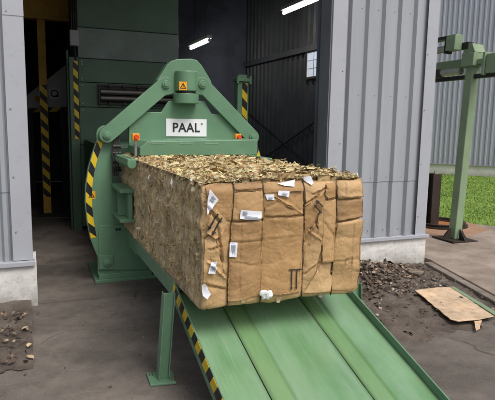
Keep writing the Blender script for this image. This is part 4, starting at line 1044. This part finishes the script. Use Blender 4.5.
# stub column and steel ring
t=thing('stub_column','short dark steel stub column with a thin spike standing inside the rusty ring','column',(6.22,6.98,.055))
x,y=6.22,6.98; zt=at(429,174,1,6.95).z
m=MB(); m.box(x-.085,x+.085,y-.09,y-.078,.056,zt); m.box(x-.085,x+.085,y+.078,y+.09,.056,zt); m.box(x-.008,x+.008,y-.078,y+.078,.056,zt); P(m,'column',m_brownsteel,t,.003)
m=MB(); m.box(x-.12,x+.12,y-.12,y+.12,.0555,.067); P(m,'base_plate',m_rust,t)
m=MB(); m.cyl((x,y,zt-.02),(x,y,zt+.05),.012,.004,n=8); P(m,'spike',m_brownsteel,t)
t=thing('steel_ring','rusty flanged steel ring lying flat on the concrete','ring',(6.42,7.0,.055))
m=MB(); m.lathe([(.33,.0),(.47,.0),(.47,.03),(.42,.035),(.41,.055),(.44,.060),(.44,.072),(.37,.072),(.37,.035),(.33,.03)],(6.40,7.0,.056),56); P(m,'rim',m_brownsteel,t)
m=MB(); m.cyl((6.40,7.0,.0562),(6.40,7.0,.070),.332,n=40); P(m,'rusty_disc',m_rust,t)
# ------------------------------------------------------------------ loose board and scraps on the right soil
def flat_board(name,px_poly,z,th,mat,label,cat,jit=.007,tilt=0):
    poly=[at(x,y,2,z) for x,y in px_poly]; out=[]
    n=len(poly)
    for i in range(n):
        a=poly[i]; b=poly[(i+1)%n]; k=max(1,int((b-a).length/.05))
        for j in range(k):
            p=a.lerp(b,j/k); r=jit if j else jit*.3; out.append((p.x+random.uniform(-r,r),p.y+random.uniform(-r,r)))
    m=MB(); m.prism(out,2,z-th,z); return tag(m.build(name,mat,bevel=.0015),label,cat)
flat_board('chipboard_sheet',[(415,290),(438,287),(451,287),(494,316),(476,319.5),(458,321),(450,319)],.045,.007,m_osb,'tan broken chipboard sheet lying on the dark soil','board')
flat_board('green_strip',[(450,286.5),(454,286.5),(495,311),(495,315)],.050,.012,m_rackgreen,'pale green painted strip beside the chipboard sheet','strip',jit=.002)
flat_board('wood_offcut',[(403,269),(408,267.5),(424,271),(420,274.5),(411,272.5)],.075,.02,m_wood,'weathered wood offcut on the soil by the plinth corner','wood',jit=.006)
flat_board('chipboard_crumb',[(474,321),(482,320),(480,328),(476,330)],.03,.008,m_osb,'small broken chip beside the tan chipboard sheet','chip',jit=.004)
for px,py,s,lb in ((361,268,.028,'round white scrap in the leaf heap beside the bale'),(356,291,.02,'tiny white scrap by the chute edge under the bale corner'),(392,276,.018,'small pale scrap lying in the middle of the leaf heap')):
    c=at(px,py,2,.12 if px<370 else .07); bm=bmesh.new(); bmesh.ops.create_icosphere(bm,subdivisions=2,radius=1)
    for v in bm.verts:
        d=v.co.normalized(); v.co=Vector(c)+Vector((d.x*s,d.y*s,d.z*s*.8))*(1+.5*noise.noise(d*2+Vector((px,0,0))))
    me=bpy.data.meshes.new('paper_scrap'); bm.to_mesh(me); bm.free(); me.materials.append(m_plastic); o=bpy.data.objects.new('paper_scrap',me); COL.objects.link(o); tag(o,lb,'scrap')
# ------------------------------------------------------------------ far shed
FS=thing('metal_shed','distant grey corrugated shed on white plinth beyond the lawn','building',(14,14.6,0))
A=Vector((11.2,17.7)); B=Vector((22.5,5.2)); d=(B-A).normalized(); nrm=Vector((-d.y,d.x)); 
if nrm.dot(Vector((0,0))-A)<0: nrm=-nrm
Lw=(B-A).length
zb=.42; prof=[]; s=0
while s<Lw-.2:
    prof+=[(s,0),(s+.075,0),(s+.095,.03),(s+.135,.03),(s+.155,0)]; s+=.165
vs=[]; n=len(prof)
for z in (zb,8):
    for a,b in prof: p=A+d*a+nrm*b; vs.append((p.x,p.y,z))
m=MB(); m.add(vs,[(i,i+1,n+i+1,n+i) for i in range(n-1)]); P(m,'wall_cladding',m_clad2,FS,fixn=False)
def wbox(m,s0,s1,o0,o1,z0,z1):
    c=[A+d*s0+nrm*o0,A+d*s1+nrm*o0,A+d*s1+nrm*o1,A+d*s0+nrm*o1]; m.prism([(p.x,p.y) for p in c],2,z0,z1)
m=MB(); wbox(m,0,Lw,-.3,.03,-.05,zb-.03); P(m,'plinth',m_plinth,FS)
m=MB(); wbox(m,0,Lw,-.3,.09,zb-.028,zb-.002); P(m,'drip_trim',m_boxgrey,FS)
m=MB(); wbox(m,0,Lw,-8,-.01,zb,8.0); wbox(m,-.1,Lw+.1,-8.1,.15,8.02,8.2); PS(m,'shed_body',m_clad2,FS)
px=at(476,80,1,10); 
# seam flashing on the far wall
for s0 in (5.9,):
    m=MB(); wbox(m,s0,s0+.18,.037,.05,zb,8); P(m,'seam_flashing',m_frame,FS)
# ------------------------------------------------------------------ world + sun
SUN_EL=math.radians(55)
wd=bpy.data.worlds.new('World'); S.world=wd; wd.use_nodes=True; nt=wd.node_tree
sky=nt.nodes.new('ShaderNodeTexSky'); sky.sky_type='NISHITA'; sky.sun_disc=False
sd=Vector((.30,-.80,0)).normalized()*math.cos(SUN_EL)+Vector((0,0,math.sin(SUN_EL)))
sky.sun_elevation=SUN_EL; sky.sun_rotation=math.atan2(sd.x,sd.y); sky.air_density=1.0; sky.dust_density=6.0; sky.ozone_density=1.0
hs=nt.nodes.new('ShaderNodeHueSaturation'); hs.inputs['Saturation'].default_value=.6
nt.links.new(sky.outputs[0],hs.inputs['Color'])
bg=nt.nodes['Background']; nt.links.new(hs.outputs[0],bg.inputs[0]); bg.inputs[1].default_value=.115
sl=bpy.data.lights.new('sun','SUN'); sl.energy=1.3; sl.angle=math.radians(25); sl.color=(1,.985,.96)
so_=bpy.data.objects.new('sun',sl); COL.objects.link(so_); so_.rotation_euler=sd.to_track_quat('Z','Y').to_euler()
vsn=S.view_settings; S.display_settings.display_device='sRGB'; vsn.view_transform='Standard'; vsn.look='None'; vsn.gamma=1; vsn.use_curve_mapping=False; vsn.exposure=0.33
S.render.engine='CYCLES'; S.cycles.use_denoising=True; S.cycles.max_bounces=8
